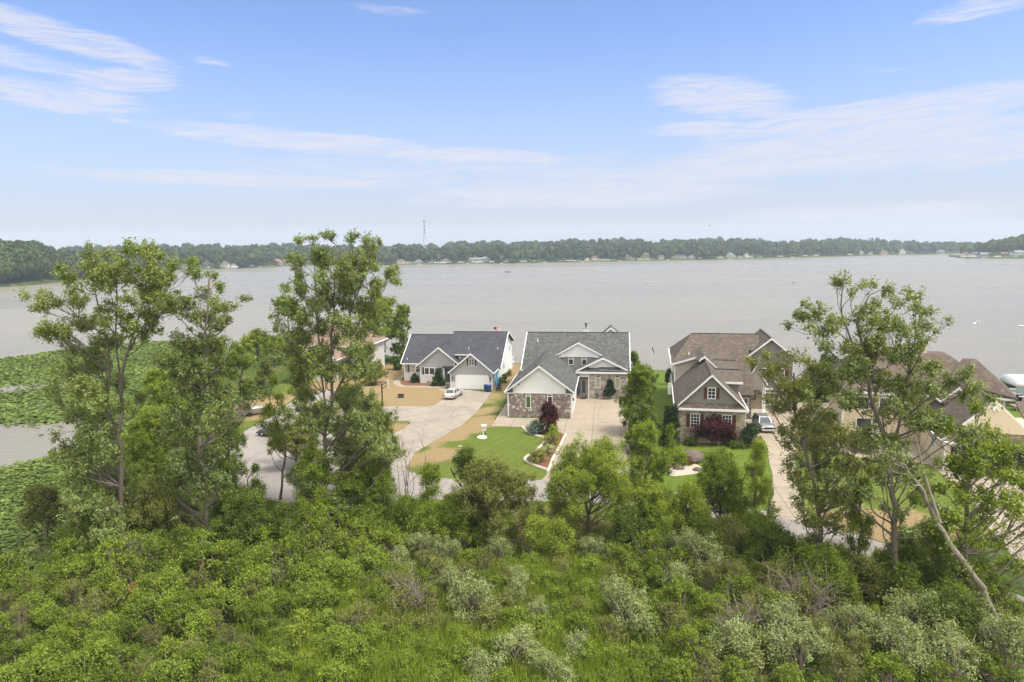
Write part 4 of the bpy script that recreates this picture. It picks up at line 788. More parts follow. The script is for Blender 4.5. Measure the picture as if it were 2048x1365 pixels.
# ------------------------------------------------------------------ vegetation
def leaves_at(cent, size, rng, outward=None, upb=.8, width=.62, droop=0.0):
    """one folded four-cornered leaf (or leaf clump) per centre"""
    n = len(cent); nrm = rng.normal(size=(n, 3))*.75 + np.array([0, 0, upb])
    if outward is not None: nrm += outward*.45
    nrm = ndiv(nrm); a = rng.normal(size=(n, 3)); a[:, 2] -= droop; a = ndiv(np.cross(np.cross(nrm, a), nrm)); b = np.cross(nrm, a)
    s = (size*(.65 + .7*rng.random(n)))[:, None] if np.isscalar(size) else (size*(.65+.7*rng.random(n)))[:, None]
    fold = nrm*s*.14
    v = np.stack([cent - a*s*.5, cent + b*s*.5*width + fold, cent + a*s*.5, cent - b*s*.5*width + fold], 1).reshape(-1, 3)
    return v, np.arange(n*4).reshape(-1, 4)
def tubes(segs, k=5):
    """segs: list of (points (n,3), radii (n)) -> verts, faces"""
    V, F = [], []; off = 0; ang = np.linspace(0, 2*math.pi, k, endpoint=False); ca, sa = np.cos(ang), np.sin(ang)
    for pts, rad in segs:
        pts = np.asarray(pts, float); n = len(pts); d = np.gradient(pts, axis=0); d = ndiv(d)
        ref = np.where(np.abs(d[:, 2:3]) > .9, np.array([[1., 0, 0]]), np.array([[0, 0, 1.]])); a = ndiv(np.cross(d, ref)); b = np.cross(d, a)
        ring = pts[:, None] + (a[:, None]*ca[None, :, None] + b[:, None]*sa[None, :, None])*np.asarray(rad)[:, None, None]
        V.append(ring.reshape(-1, 3)); i = np.arange(n-1)[:, None]; j = np.arange(k)[None]; j2 = (j+1) % k
        F.append(np.stack([i*k+j, i*k+j2, (i+1)*k+j2, (i+1)*k+j], -1).reshape(-1, 4) + off); off += n*k
    return np.vstack(V), np.vstack(F)
def curve(p, q, n, rng, wob=.08, sag=0.0):
    p, q = np.asarray(p, float), np.asarray(q, float); t = np.linspace(0, 1, n)[:, None]; L = np.linalg.norm(q-p)
    c = p + (q-p)*t; m = rng.normal(size=(1, 3))*wob*L; m2 = rng.normal(size=(1, 3))*wob*L*.5
    return c + m*np.sin(t*math.pi) + m2*np.sin(t*2*math.pi) + np.array([[0, 0, 1.]])*sag*L*np.sin(t*math.pi)
def add_plant(name, label, cat, loc, trunk, targets, leafm, barkm, seed, leaf=.16, per=30, tufts=8, tr=.5, spread=None, trunk_r=.22, group=None, mesh_only=False, dens_jit=.5, low=None, limbs=True, stems=None, upb=.85, width=.62, leaders=(), steep=1.1, twig_r=.010):
    """trunk: list of local points; targets: (x,y,z,r) clumps of foliage, each carried by a limb; leaves gather in tufts"""
    rng = np.random.default_rng(seed); trunk = np.array(trunk, float); segs = []
    nT = max(6, len(trunk)*3); ts = np.linspace(0, 1, len(trunk)); tt = np.linspace(0, 1, nT)
    tp = np.stack([np.interp(tt, ts, trunk[:, i]) for i in range(3)], 1); tp[1:-1] += rng.normal(size=(nT-2, 3))*trunk_r*.25
    trad = trunk_r*(1 - .82*tt)**.8 + .015; trad[0] *= 1.35; segs.append((tp, trad)); tpn, trn = tp, trad
    for lp, r0 in leaders:
        lp = np.array(lp, float); lt = np.linspace(0, 1, len(lp)*3); l2 = np.stack([np.interp(lt, np.linspace(0, 1, len(lp)), lp[:, i]) for i in range(3)], 1); lr = r0*(1-.8*lt) + .012
        segs.append((l2, lr)); tpn = np.vstack([tpn, l2[1:]]); trn = np.concatenate([trn, lr[1:]])
    C, O, Tn = [], [], []; tips = []
    for (x, y, z, r) in targets:
        q = np.array([x, y, z]); h = np.linalg.norm(q[:2] - trunk[-1][:2])
        dist = np.linalg.norm(tpn[:, :2] - q[:2], axis=1); want = z - dist*steep*.6 - .5
        i = int(np.argmin(np.hypot(tpn[:, 2] - want, dist) + 3.0*np.maximum(0, tpn[:, 2] - z + .2))); i = max(1, i)
        s0 = tpn[i]; L = np.linalg.norm(q - s0); c = curve(s0, q, 7, rng, .06, -.06); r0 = min(trn[i]*.55, .015 + .014*L)
        if limbs: segs.append((c, np.linspace(r0, max(.012, r0*.25), 7)))
        bt = rng.normal()*.16
        nt = max(2, int(tufts*(r/1.0)**1.6*(1 - dens_jit/2 + dens_jit*rng.random())))
        for _ in range(nt):
            o = ndiv(rng.normal(size=3))*(rng.random()**.45)*r; o[2] *= .85; tc_ = q + o
            base = c[int(rng.integers(3, 7))]
            if limbs and rng.random() < .6: segs.append((np.array([base, (base+tc_)/2 + rng.normal(size=3)*.06, tc_]), [max(.014, twig_r*1.6), twig_r, twig_r*.6]))
            n = max(3, int(per*(.5 + rng.random()))); rr = tr*(.6 + .7*rng.random())
            p = tc_ + rng.normal(size=(n, 3))*rr*np.array([.55, .55, .62]); C.append(p)
            O.append(ndiv(p - q)); Tn.append(np.clip(.45 + bt + rng.normal()*.13 + rng.normal(size=n)*.16, 0, 1))
    if stems:
        for s_ in stems: segs.append(s_)
    V, F = tubes(segs); C = np.vstack(C); O = np.vstack(O); Tn = np.concatenate(Tn)
    k_ = C[:, 2] > .08; C, O, Tn = C[k_], O[k_], Tn[k_]
    lv, lf = leaves_at(C, leaf, rng, O, upb, width)
    root = empty(name, loc) if loc is not None else empty(name)
    npmesh('trunk', V, F, barkm, None, root, True)
    npmesh('crown', lv, lf, leafm, Tn, root)
    return tag(root, label, cat, group)
def px_plant(name, label, cat, base_px, trunk_px, clumps_px, leafm, barkm, seed, depth_spread=.35, leaders_px=(), comp=2, **kw):
    """a tree surveyed from the photo: its trunk line and foliage clumps, given real depth round its own trunk"""
    rng = np.random.default_rng(seed+1000); bx, by = G(*base_px); tr = [(0, 0, 0)]
    for (x, y) in trunk_px: X, Y, Z = D(x, y, by); tr.append((X-bx, rng.normal()*.25, max(Z, .3)))
    tg = []
    for (x, y, r) in clumps_px:
        R_ = r/F_PX*by; dy = rng.uniform(-1, 1)*(depth_spread*9 if len(clumps_px) > 10 else depth_spread*4)
        X, Y, Z = D(x, y, by + dy); tg.append((X-bx, dy, Z, R_*.92))
        for _c in range(comp if r > 16 else 0):      # companion clumps on neighbouring boughs
            o = ndiv(rng.normal(size=3))*R_*.75; dy2 = rng.uniform(-1, 1)*depth_spread*8; tg.append((X-bx+o[0], dy2, max(.8, Z+o[2]-.3), R_*.62))
    ld = []
    for lp, r0 in leaders_px:
        dd = rng.uniform(-1.2, 1.2, 2); ld.append(([(D(x, y, by)[0]-bx, dd[0]*i/len(lp), D(x, y, by)[2]) for i, (x, y) in enumerate(lp)], r0))
    return add_plant(name, label, cat, (bx, by, 0), tr, tg, leafm, barkm, seed, leaders=ld, **kw)

COT = dict(leaf=.17, per=33, tufts=26, tr=.26, trunk_r=.20, steep=1.2)
px_plant('cottonwood', 'tall spreading cottonwood by the lily pads, leftmost tree, with a long arm over the water', 'tree', (232,1105),
    [(238,1020),(243,930),(243,850),(240,790),(250,735),(262,690),(272,640)],
    [(175,488,10),(180,512,13),(130,545,22),(215,510,18),(262,500,22),(300,498,22),(345,530,18),(48,592,14),(84,588,14),(112,602,18),(150,578,28),(200,558,32),(240,545,28),(292,540,32),(332,560,28),(92,655,18),(120,662,22),(170,640,30),(215,622,28),(262,600,32),(312,590,32),(342,606,18),(150,690,26),(200,680,28),(250,662,24),(300,640,24),(182,730,32),(120,735,18),(165,780,34),(200,800,28),(118,800,14),(150,830,30),(185,860,32),(108,872,16),(130,895,24),(200,905,30),(150,925,30),(165,965,42),(232,965,42),(150,1015,38),(215,1025,44),(270,1015,34),(140,1065,30),(205,1080,42),(262,1075,36)],
    M['lf_poplar'], M['bark'], 1, comp=3, leaders_px=[([(236,868),(214,815),(220,745),(216,676),(196,600),(178,510)],.11),([(240,790),(239,735),(232,680),(238,600),(232,520)],.08),([(262,700),(275,672),(320,632),(345,560)],.08),([(216,676),(160,640),(110,600),(55,590)],.05),([(270,660),(290,590),(300,510)],.07)], **COT)
px_plant('cottonwood', 'slimmer cottonwood right of the leftmost spreading one, pale bare lower trunk in the thicket', 'tree', (418,1075),
    [(413,1010),(402,930),(396,850),(402,780),(412,700),(412,620),(415,560)],
    [(395,545,16),(422,550,16),(440,578,14),(400,590,24),(432,612,22),(372,600,12),(385,640,26),(430,650,22),(362,682,26),(402,690,32),(448,682,18),(352,722,30),(392,740,36),(440,730,26),(352,780,30),(408,790,36),(445,790,28),(470,800,20),(370,840,36),(430,842,34),(360,900,30),(408,905,36),(458,885,26),(345,945,30),(398,955,34),(440,965,24),(330,1000,30),(375,1010,30),(460,930,24)],
    M['lf_poplar'], M['bark_pale'], 2, comp=3, **COT)
px_plant('cottonwood', 'tallest cottonwood, rising above the far shore left of the grey house, forked trunk', 'tree', (655,1035),
    [(650,980),(648,920),(652,860),(668,800),(662,745),(662,690),(664,620),(668,560)],
    [(600,482,15),(625,478,15),(655,472,16),(702,474,16),(735,480,17),(760,487,13),(595,520,18),(640,515,28),(690,520,28),(738,520,24),(786,545,17),(600,560,23),(650,560,32),(700,560,32),(750,572,23),(792,560,12),(560,605,17),(590,612,23),(640,610,32),(690,610,32),(740,612,27),(780,600,12),(560,650,17),(600,660,27),(650,660,32),(700,660,28),(740,652,17),(580,700,27),(640,700,28),(700,700,28),(740,690,16),(600,742,28),(650,740,28),(700,742,28),(610,790,28),(700,790,32),(740,800,26),(620,850,32),(700,850,36),(752,850,32),(610,930,26),(640,950,28),(700,900,36),(760,900,28),(620,980,22),(690,960,32)],
    M['lf_poplar'], M['bark'], 3, comp=3, leaders_px=[([(668,795),(692,745),(705,690),(700,620),(697,540),(702,480)],.11),([(655,850),(640,740),(632,640),(625,540),(625,480)],.09),([(700,680),(728,630),(760,570),(790,545)],.05),([(700,620),(728,560),(740,490)],.06),([(640,740),(600,690),(560,620)],.05)], **COT)
px_plant('cottonwood', 'tall cottonwood with an open wispy top in front of the pale yellow house', 'tree', (1790,1190),
    [(1790,1100),(1786,1000),(1776,930),(1760,850),(1742,780),(1730,700),(1712,640)],
    [(1682,560,17),(1700,585,14),(1745,566,16),(1776,582,17),(1800,600,18),(1830,620,18),(1858,625,14),(1866,660,9),(1614,608,13),(1600,628,13),(1640,620,18),(1660,650,22),(1622,660,17),(1692,640,17),(1732,620,26),(1770,642,32),(1812,660,27),(1842,682,23),(1652,690,23),(1702,690,32),(1752,700,36),(1802,710,32),(1850,732,23),(1702,742,36),(1752,760,40),(1812,770,36),(1862,780,32),(1902,762,26),(1940,742,18),(1950,772,18),(1702,800,32),(1762,822,40),(1822,830,36),(1872,840,26),(1740,880,36),(1800,890,36),(1762,930,32),(1812,950,30),(1832,1000,22),(1740,990,22),(1800,1030,24)],
    M['lf_poplar'], M['bark'], 4, leaders_px=[([(1776,930),(1800,840),(1815,750),(1825,690),(1835,630)],.10),([(1742,780),(1705,690),(1680,620),(1685,560)],.08),([(1712,640),(1740,590),(1776,575)],.05),([(1705,690),(1650,640),(1610,606)],.04),([(1800,840),(1870,790),(1945,745)],.06)], **COT)
px_plant('cottonwood', 'leafy ivy-wrapped tree right of the parked grey car, trunk bare near the road', 'tree', (1640,1130),
    [(1640,1060),(1634,990),(1612,910),(1597,850),(1590,800),(1586,745)],
    [(1572,722,26),(1602,716,26),(1542,745,22),(1630,742,22),(1560,772,32),(1606,776,36),(1532,800,17),(1572,812,27),(1622,822,32),(1662,762,22),(1652,832,22),(1602,860,32),(1572,885,18),(1640,882,36),(1690,862,32),(1722,882,27),(1582,930,26),(1632,930,36),(1682,930,36),(1722,930,27),(1602,980,27),(1650,990,32),(1692,990,22),(1620,1040,26),(1662,1050,26)],
    M['lf_olive'], M['bark'], 5, leaf=.16, per=30, tufts=24, tr=.25, trunk_r=.16, comp=2)
px_plant('leaning_tree', 'leaning pale grey trunk, split near its top, slanting up left from the lower right corner', 'tree', (2030,1300),
    [(1990,1225),(1950,1160),(1905,1090),(1872,1030),(1845,980),(1822,945),(1800,925)],
    [(1800,905,20),(1778,920,20),(1900,1085,9),(1935,1135,10),(1872,1040,9),(1975,1200,12)], M['lf_poplar'], M['bark_pale'], 6, leaders_px=[([(1880,1045),(1866,990),(1856,940),(1848,880)],.10)], leaf=.15, per=30, tufts=22, tr=.35, trunk_r=.175)
px_plant('maple', 'broad bright green maple filling the right edge behind the leaning trunk', 'tree', (1932,1195),
    [(1925,1140),(1925,1060),(1935,980),(1945,920),(1955,860)],
    [(1930,880,30),(1982,868,36),(2022,898,32),(1900,930,32),(1952,930,36),(2002,948,36),(2042,958,30),(1922,990,32),(1972,1000,36),(2022,1008,36),(1900,1040,28),(1882,1092,24),(1942,1070,32),(2002,1072,36),(1960,1130,30),(1905,1140,28),(2030,1130,30),(1950,815,20),(1982,800,14),(1960,770,10),(1900,850,24),(2080,1000,40),(2080,1080,40),(2070,920,30)],
    M['lf_green'], M['bark'], 7, leaf=.18, per=28, tufts=22, tr=.26, trunk_r=.16)

# ---- other trees and shrubs: base px, top row and half width in the photo give position, height and spread
def dome(rng, h, r, n, z0=.15, kind='dome'):
    out = []; ph0 = rng.random()*6.28
    for i in range(n):
        a = rng.random()*6.283; t = rng.random()**.8
        if kind == 'cone': z = h*(z0 + (1-z0)*t*.96); rad = r*(1-t)**.85*(.65+.35*rng.random()); cr = max(.18*r, r*.42*(1-.6*t))
        elif kind == 'egg': z = h*(z0 + (1-z0)*t); lb = 1 + .28*math.sin(a*2+ph0) + .18*math.sin(a*3+t*7+ph0*2); rad = r*math.sin(math.pi*min(1, (t*.86+.14)))**.7*(.35+.55*rng.random())*lb; cr = r*(.2+.26*rng.random())
        elif kind == 'oval': z = h*(z0 + (1-z0)*t); rad = r*math.sin(math.pi*min(1, (t*.80+.20)))**.6*(.25+.62*rng.random()); cr = r*.30
        elif kind == 'umbrella': z = h*(.55 + .4*rng.random()); rad = r*(rng.random()**.5); z -= h*.25*(rad/r)**2; cr = r*.30
        else: ph = rng.random()**.7*math.pi/2; z = h*(z0 + (.93-z0)*math.sin(ph)*(.6+.4*rng.random())); lb = 1 + .2*math.sin(a*2+ph0) + .15*math.sin(a*3+ph0*2); rad = r*math.cos(ph*.9)*(.5+.42*rng.random())*lb; cr = r*(.2+.22*rng.random())
        out.append((rad*math.cos(a), rad*math.sin(a), z, cr))
    return out
def plant(name, label, cat, bx, by, ty, hw, leafk, barkk, seed, kind='dome', n=14, leaf=None, per=26, tufts=18, tr=.28, z0=.15, cover=1.0, trunk_r=None, **kw):
    X, Y = G(bx, by); h = max(.5, D(bx, ty, Y)[2]); r = hw/F_PX*Y*1.08; rng = np.random.default_rng(seed); n = int(n*1.9); z0 = z0*.7 if z0 < .2 else z0
    leaf = leaf or max(.11, .0021*Y); T_ = dome(rng, h, r, n, z0, kind)
    T_ = [(x, y, min(z, h - c*.55), c) for x, y, z, c in T_]
    area = math.pi*r*h*.9; want = cover*area*6.0/(leaf*leaf*.42); tot = sum(max(2, tufts*(c)**1.6) for *_, c in T_)*per
    per2 = int(max(6, min(140, per*want/max(tot, 1)))); tp = [(0, 0, 0), (rng.normal()*.04*h, rng.normal()*.04*h, h*.45), (rng.normal()*.06*h, rng.normal()*.06*h, h*.8)]
    return add_plant(name, label, cat, (X, Y, 0), tp, T_, M[leafk], M[barkk], seed, leaf=leaf, per=per2, tufts=tufts, tr=max(.25, min(tr*1.2, .28*r)) if r < 2 else tr, trunk_r=trunk_r or max(.05, .022*h), **kw)
PL = [
 # name, label, category, base x, base y, top y, half width, leaf, bark, kind, n, extra
 ('tree', 'bright green bushy tree on the shore left behind the grey house', 'tree', 765,722,600,50,'lf_bright','bark','egg',22,{}),
 ('tree', 'mid green tree at the water, touching the grey house roof from behind', 'tree', 806,722,612,28,'lf_green','bark','egg',16,{}),
 ('tree', 'pale thin shoreline tree left of the tallest cottonwood top', 'tree', 578,700,592,26,'lf_bright','bark','egg',12,{'cover':.5}),
 ('tree', 'slender green tree with dark trunk left of the aluminium boat', 'tree', 480,835,688,30,'lf_green','bark','egg',16,{}),
 ('tree', 'rounded green tree behind the slim cottonwood, above the boat lawn', 'tree', 436,800,690,34,'lf_green','bark','egg',16,{}),
 ('tree', 'low light green willow on the shore, upper left of the boat', 'tree', 515,720,664,40,'lf_bright','bark','dome',12,{}),
 ('tree', 'bushy green shore tree between the boat and the slim cottonwood', 'tree', 545,735,668,30,'lf_green','bark','dome',12,{}),
 ('shrub', 'dark rounded shore shrub above the aluminium boat', 'shrub', 532,780,715,24,'lf_olive','bark','dome',10,{}),
 ('tree', 'yellow green tree in front of the white house, left side', 'tree', 612,765,690,34,'lf_bright','bark','dome',12,{}),
 ('tree', 'dark green tree tight against the right wall of the white house', 'tree', 716,755,690,28,'lf_dark','bark','egg',12,{}),
 ('shrub', 'grey green rounded shrub at the back corner of the white house', 'shrub', 752,768,722,26,'lf_olive','bark','dome',10,{}),
 ('shrub', 'dark dense round bush just left of the grey house wall', 'bush', 788,740,714,15,'lf_dark','bark','dome',8,{'cover':1.4}),
 ('shrub', 'weeping bright green shrub below the white house corner, by the dry lawn', 'shrub', 742,770,735,20,'lf_green','bark','dome',8,{}),
 ('tree', 'sparse yellow green young tree standing in the cul-de-sac verge left of the tallest cottonwood', 'tree', 560,1000,756,26,'lf_bright','bark','egg',16,{'cover':.28,'z0':.35,'trunk_r':.11}),
 ('tree', 'flat-topped olive weeping tree over the parked dark car', 'tree', 592,930,832,46,'lf_olive','bark','umbrella',14,{'cover':1.0}),
 ('tree', 'bright green tree below and right of the tallest cottonwood trunk', 'tree', 738,1035,905,72,'lf_green','bark','dome',22,{'z0':.1,'cover':1.1}),
 ('tree', 'mid green leafy tree in front of the driveway junction, above the thicket', 'tree', 752,1000,800,50,'lf_green','bark','egg',22,{'cover':.8}),
 ('tree', 'light green leafy young tree in front of the tallest cottonwood trunk, over the road', 'tree', 628,1050,885,42,'lf_bright','bark','egg',18,{'cover':.6}),
 ('tree', 'bushy green tree just right of the tallest cottonwood trunk, by the dry island lawn', 'tree', 700,960,770,40,'lf_green','bark','egg',18,{'cover':.6}),
 ('tree', 'light green thin tree between the sparse young tree and the tallest cottonwood', 'tree', 610,880,740,30,'lf_bright','bark','egg',14,{'cover':.5}),
 ('shrub', 'fresh green rounded shrub between the olive willow and the leaning-trunk tree', 'shrub', 1075,1115,1035,36,'lf_bright','bark','dome',12,{'z0':.05}),
 ('shrub', 'olive roadside shrub right of the grey olive willow, over the asphalt', 'shrub', 1128,1090,1000,40,'lf_olive','bark','dome',14,{'z0':.05}),
 ('shrub', 'mid green bush between the spindly sapling and the dark compact tree', 'bush', 905,1098,985,44,'lf_green','bark','dome',14,{'z0':.05}),
 ('tree', 'light green young tree at the road edge left of the bluish green tree', 'tree', 1382,1090,970,40,'lf_bright','bark','egg',16,{'z0':.1,'cover':.9}),
 ('shrub', 'green bush at the road edge left of the ivy-covered trunk', 'bush', 1502,1112,1015,36,'lf_green','bark','dome',12,{'z0':.05}),
 ('shrub', 'leafy roadside bush left of the spindly sapling by the bare twigs', 'bush', 815,1080,985,40,'lf_green','bark','dome',14,{'z0':.05}),
 ('shrub', 'green roadside shrub below the slender pale sapling', 'shrub', 1395,1100,1030,44,'lf_green','bark','dome',14,{'z0':.05}),
 ('shrub', 'dark juniper-like shrub with pointed top, left of the bare road trunk', 'shrub', 470,1075,925,40,'lf_dark','bark','cone',16,{'z0':.05}),
 ('shrub', 'dark pointed shrub standing against the pale road, second from the slim cottonwood', 'shrub', 520,1070,930,24,'lf_dark','bark','cone',12,{'z0':.05}),
 ('shrub', 'broad dark green bush at the foot of the slim cottonwood', 'bush', 500,1110,985,72,'lf_dark','bark','dome',18,{'z0':.05,'cover':1.2}),
 ('shrub', 'dark bush below the sparse young tree at the road edge', 'bush', 578,1105,1000,42,'lf_dark','bark','dome',14,{'z0':.05,'cover':1.1}),
 ('shrub', 'shadowy green bush between the two left cottonwoods', 'bush', 320,1095,960,52,'lf_olive','bark','dome',16,{'z0':.1}),
 ('shrub', 'rounded olive bush at the edge of the lily pads, far left', 'bush', 92,1075,970,46,'lf_olive','bark','dome',16,{'z0':.05,'cover':1.1}),
 ('tree', 'bright green bushy tree seen between the two left cottonwood trunks', 'tree', 318,985,820,60,'lf_bright','bark','egg',20,{'cover':.9}),
 ('tree', 'light green tree behind the left cottonwood, nearest the upper lily pads', 'tree', 325,900,745,46,'lf_bright','bark','egg',18,{'cover':.9}),
 ('tree', 'dense green tree rooted right of the slim cottonwood, reaching over the pale road', 'tree', 455,985,800,42,'lf_green','bark','egg',18,{'cover':.8}),
 ('tree', 'grey olive willow-like tree before the green front lawn, widest crown by the road', 'tree', 985,1090,905,82,'lf_olive','bark','dome',26,{'z0':.12,'cover':1.0}),
 ('tree', 'dark green compact tree just left of the grey olive willow', 'tree', 937,1075,900,34,'lf_dark','bark','egg',14,{'cover':1.0,'z0':.3}),
 ('tree', 'spindly green sapling in front of the driveway mouth', 'tree', 862,1045,925,32,'lf_green','bark','egg',12,{'cover':.45}),
 ('shrub', 'fresh green bush at the road edge below the spindly sapling', 'bush', 868,1095,1000,46,'lf_green','bark','dome',14,{'z0':.05}),
 ('tree', 'yellow green tree with a dark leaning trunk in front of the wide driveway', 'tree', 1180,1075,872,78,'lf_bright','bark','umbrella',30,{'cover':.85,'z0':.3,'trunk_r':.14}),
 ('tree', 'egg-shaped dense green tree beside the wide driveway, right of the central house', 'tree', 1281,868,732,43,'lf_green','bark','oval',34,{'cover':1.3,'z0':.05}),
 ('tree', 'dark rounded evergreen below the egg-shaped tree', 'tree', 1285,905,812,40,'lf_dark','bark','oval',26,{'cover':1.2,'z0':.03}),
 ('tree', 'feathery light green tree before the dark rounded evergreen', 'tree', 1290,1000,848,48,'lf_green','bark','egg',22,{'cover':.8,'z0':.1}),
 ('arborvitae', 'tallest narrow columnar arborvitae, left one by the taupe house corner', 'arborvitae', 1334,915,808,12,'lf_fir','bark','cone',26,{'cover':1.8,'z0':.02}),
 ('arborvitae', 'narrow columnar arborvitae, right one touching the taupe house corner', 'arborvitae', 1348,918,810,12,'lf_fir','bark','cone',26,{'cover':1.8,'z0':.02}),
 ('arborvitae', 'shorter columnar arborvitae standing in front of the other two', 'arborvitae', 1340,928,842,13,'lf_green','bark','cone',16,{'cover':1.4,'z0':.02}),
 ('tree', 'bluish green rounded tree in front of the taupe house lawn', 'tree', 1440,1060,905,62,'lf_green','bark','egg',26,{'cover':1.0,'z0':.12}),
 ('tree', 'slender pale green sapling right of the bluish green rounded tree', 'tree', 1512,1070,888,26,'lf_bright','bark','egg',14,{'cover':.5,'z0':.35}),
 ('tree', 'light green tree spreading over the road below the feathery tree', 'tree', 1310,1090,960,75,'lf_bright','bark','dome',22,{'cover':.9,'z0':.1}),
 ('shrub', 'dark green thick shrub under the yellow green leaning tree', 'shrub', 1250,1115,1010,48,'lf_dark','bark','dome',14,{'z0':.05}),
 ('shrub', 'dark round shrub below the ivy-covered stump', 'shrub', 1550,1140,1040,52,'lf_dark','bark','dome',16,{'z0':.05,'cover':1.1}),
 ('shrub', 'green shrub at the foot of the bluish green rounded tree', 'shrub', 1460,1120,1040,42,'lf_olive','bark','dome',12,{'z0':.05}),
 ('tree', 'thin green sapling over the asphalt between two bare trunks on the right', 'tree', 1712,1150,960,30,'lf_green','bark','egg',14,{'cover':.55,'z0':.25}),
 ('shrub', 'bright green shrub below the ivy-wrapped tree trunk', 'shrub', 1655,1210,1105,55,'lf_green','bark','dome',16,{'z0':.05}),
 ('shrub', 'leafy shrub between the wispy cottonwood trunk and the ivy-wrapped tree', 'shrub', 1725,1200,1110,40,'lf_olive','bark','dome',12,{'z0':.05}),
 ('shrub', 'dark green shrub at the foot of the maple, near the leaning trunk', 'shrub', 1900,1290,1170,62,'lf_dark','bark','dome',18,{'z0':.05}),
 ('tree', 'thin leafy sapling right of the wispy cottonwood trunk', 'tree', 1860,1190,1060,34,'lf_green','bark','egg',12,{'cover':.6}),
 ('shrub', 'leafy bush before the portico of the taupe house', 'bush', 1560,805,768,32,'lf_green','bark','dome',12,{'z0':.05}),
 ('tree', 'dark tree behind the taupe house, by the left wall of the yellow house', 'tree', 1650,800,712,34,'lf_dark','bark','egg',14,{}),
 ('shrub', 'green bush beside the driveway left of the yellow house wall', 'bush', 1668,905,850,30,'lf_green','bark','dome',12,{'z0':.05}),
 ('shrub', 'pale blue green shrub under the trees before the yellow house', 'shrub', 1735,905,870,30,'lf_blue','bark','dome',10,{'z0':.05}),
 ('tree', 'round dark tree behind the right corner of the stone-fronted house', 'tree', 1266,762,706,19,'lf_green','bark','egg',12,{}),
 ('shrub', 'dark evergreen shrub against the left wall of the taupe house', 'shrub', 1337,770,738,7,'lf_fir','bark','cone',9,{'cover':1.4,'z0':.03}),
 ('shrub', 'dark evergreen at the entrance corner of the taupe house', 'shrub', 1500,812,790,11,'lf_fir','bark','dome',8,{'cover':1.4,'z0':.03}),
 ('conifer', 'neat dark conical evergreen before the grey house window', 'conifer', 877,772,738,11.5,'lf_fir','bark','cone',22,{'cover':2.0,'z0':.02}),
 ('shrub', 'clipped dark round evergreen left of the conical one at the grey house', 'shrub', 830,765,748,9.5,'lf_fir','bark','dome',10,{'cover':1.8,'z0':.03}),
 ('conifer', 'tiered conical evergreen before the ledgestone wall of the central house', 'conifer', 1219,798,760,12,'lf_fir','bark','cone',24,{'cover':2.0,'z0':.02}),
 ('hedge', 'low clipped hedge left of the tiered conical evergreen', 'hedge', 1193,796,787,13,'lf_dark','bark','dome',10,{'cover':1.8,'z0':.03}),
 ('hedge', 'tiny clipped hedge right of the tiered conical evergreen', 'hedge', 1236,797,788,7,'lf_dark','bark','dome',8,{'cover':1.8,'z0':.03}),
 ('maple', 'dark red purple upright maple before the fieldstone garage wall', 'tree', 1098,866,808,20,'lf_purple','bark','egg',20,{'cover':1.5,'z0':.05}),
 ('shrub', 'blue green mound-shaped spruce left of the dark red maple', 'shrub', 1072,866,843,18,'lf_blue','bark','dome',16,{'cover':2.0,'z0':.05}),
 ('maple', 'spreading purple Japanese maple before the taupe house front wall', 'tree', 1424,888,832,39,'lf_purple','bark','dome',22,{'cover':1.3,'z0':.15}),
 ('shrub', 'weeping dark green mound at the right front corner of the taupe house', 'shrub', 1500,893,850,18,'lf_fir','bark','dome',16,{'cover':1.8,'z0':.03}),
 ('hedge', 'low green hedge at the left end of the taupe house bed', 'hedge', 1382,890,880,20,'lf_dark','bark','dome',10,{'cover':1.6,'z0':.03}),
 ('hedge', 'low spreading hedge between the purple maple and the weeping mound', 'hedge', 1466,892,879,22,'lf_dark','bark','dome',10,{'cover':1.6,'z0':.03}),
 ('shrub', 'variegated pale leafy plant at the drive corner below the weeping mound', 'plant', 1522,898,882,9,'lf_bright','bark','dome',6,{'cover':1.2,'z0':.05}),
 ('shrub', 'small dark green shrub by the right rear wall of the grey house', 'shrub', 1010,765,748,9,'lf_dark','bark','dome',8,{'cover':1.5,'z0':.03}),
 ('shrub', 'small green shrub under the downspout at the grey house side wall', 'shrub', 1001,772,757,7,'lf_dark','bark','dome',6,{'cover':1.5,'z0':.03}),
 ('shrub', 'small flowering shrub farthest back along the grey house side wall', 'shrub', 1018,752,740,6,'lf_olive','bark','dome',6,{'cover':1.5,'z0':.03}),
 ('ornamental_grass', 'tall light green ornamental grass clump behind the curb bed', 'ornamental grass', 1105,890,852,17,'lf_bright','bark','egg',14,{'cover':1.4,'z0':.05,'width':.22,'leaf':.5}),
 ('ornamental_grass', 'mixed low grass clump with brown seed heads at the curb bed', 'ornamental grass', 1075,925,900,24,'lf_olive','bark','dome',12,{'cover':1.2,'z0':.05,'width':.22,'leaf':.45}),
 ('ornamental_grass', 'blue green grass clump between the two other clumps of the curb bed', 'ornamental grass', 1096,910,888,16,'lf_sage','bark','dome',10,{'cover':1.2,'z0':.05,'width':.22,'leaf':.45}),
 ('shrub', 'dark purple leaved perennial clump beside the boulder', 'plant', 1372,930,915,14,'lf_purple','bark','dome',8,{'z0':.05}),
 ('shrub', 'green shrub right below the arborvitae row', 'shrub', 1360,935,905,16,'lf_green','bark','dome',8,{'z0':.05}),
 ('tree', 'bright lime green young tree alone in the marsh below the road verge', 'tree', 1115,1130,1048,32,'lf_bright','bark','egg',16,{'cover':.9,'z0':.2}),
 ('shrub', 'rust coloured dying bush in the left thicket', 'bush', 268,1200,1172,14,'lf_rust','twig','dome',8,{'cover':.5}),
]
for i, (nm, lb, ct, bx, by, ty, hw, lk, bk, kd, n_, ex) in enumerate(PL):
    ex = dict(ex); plant(nm, lb, ct, bx, by, ty, hw, lk, bk, 100+i, kind=kd, n=n_, **ex)

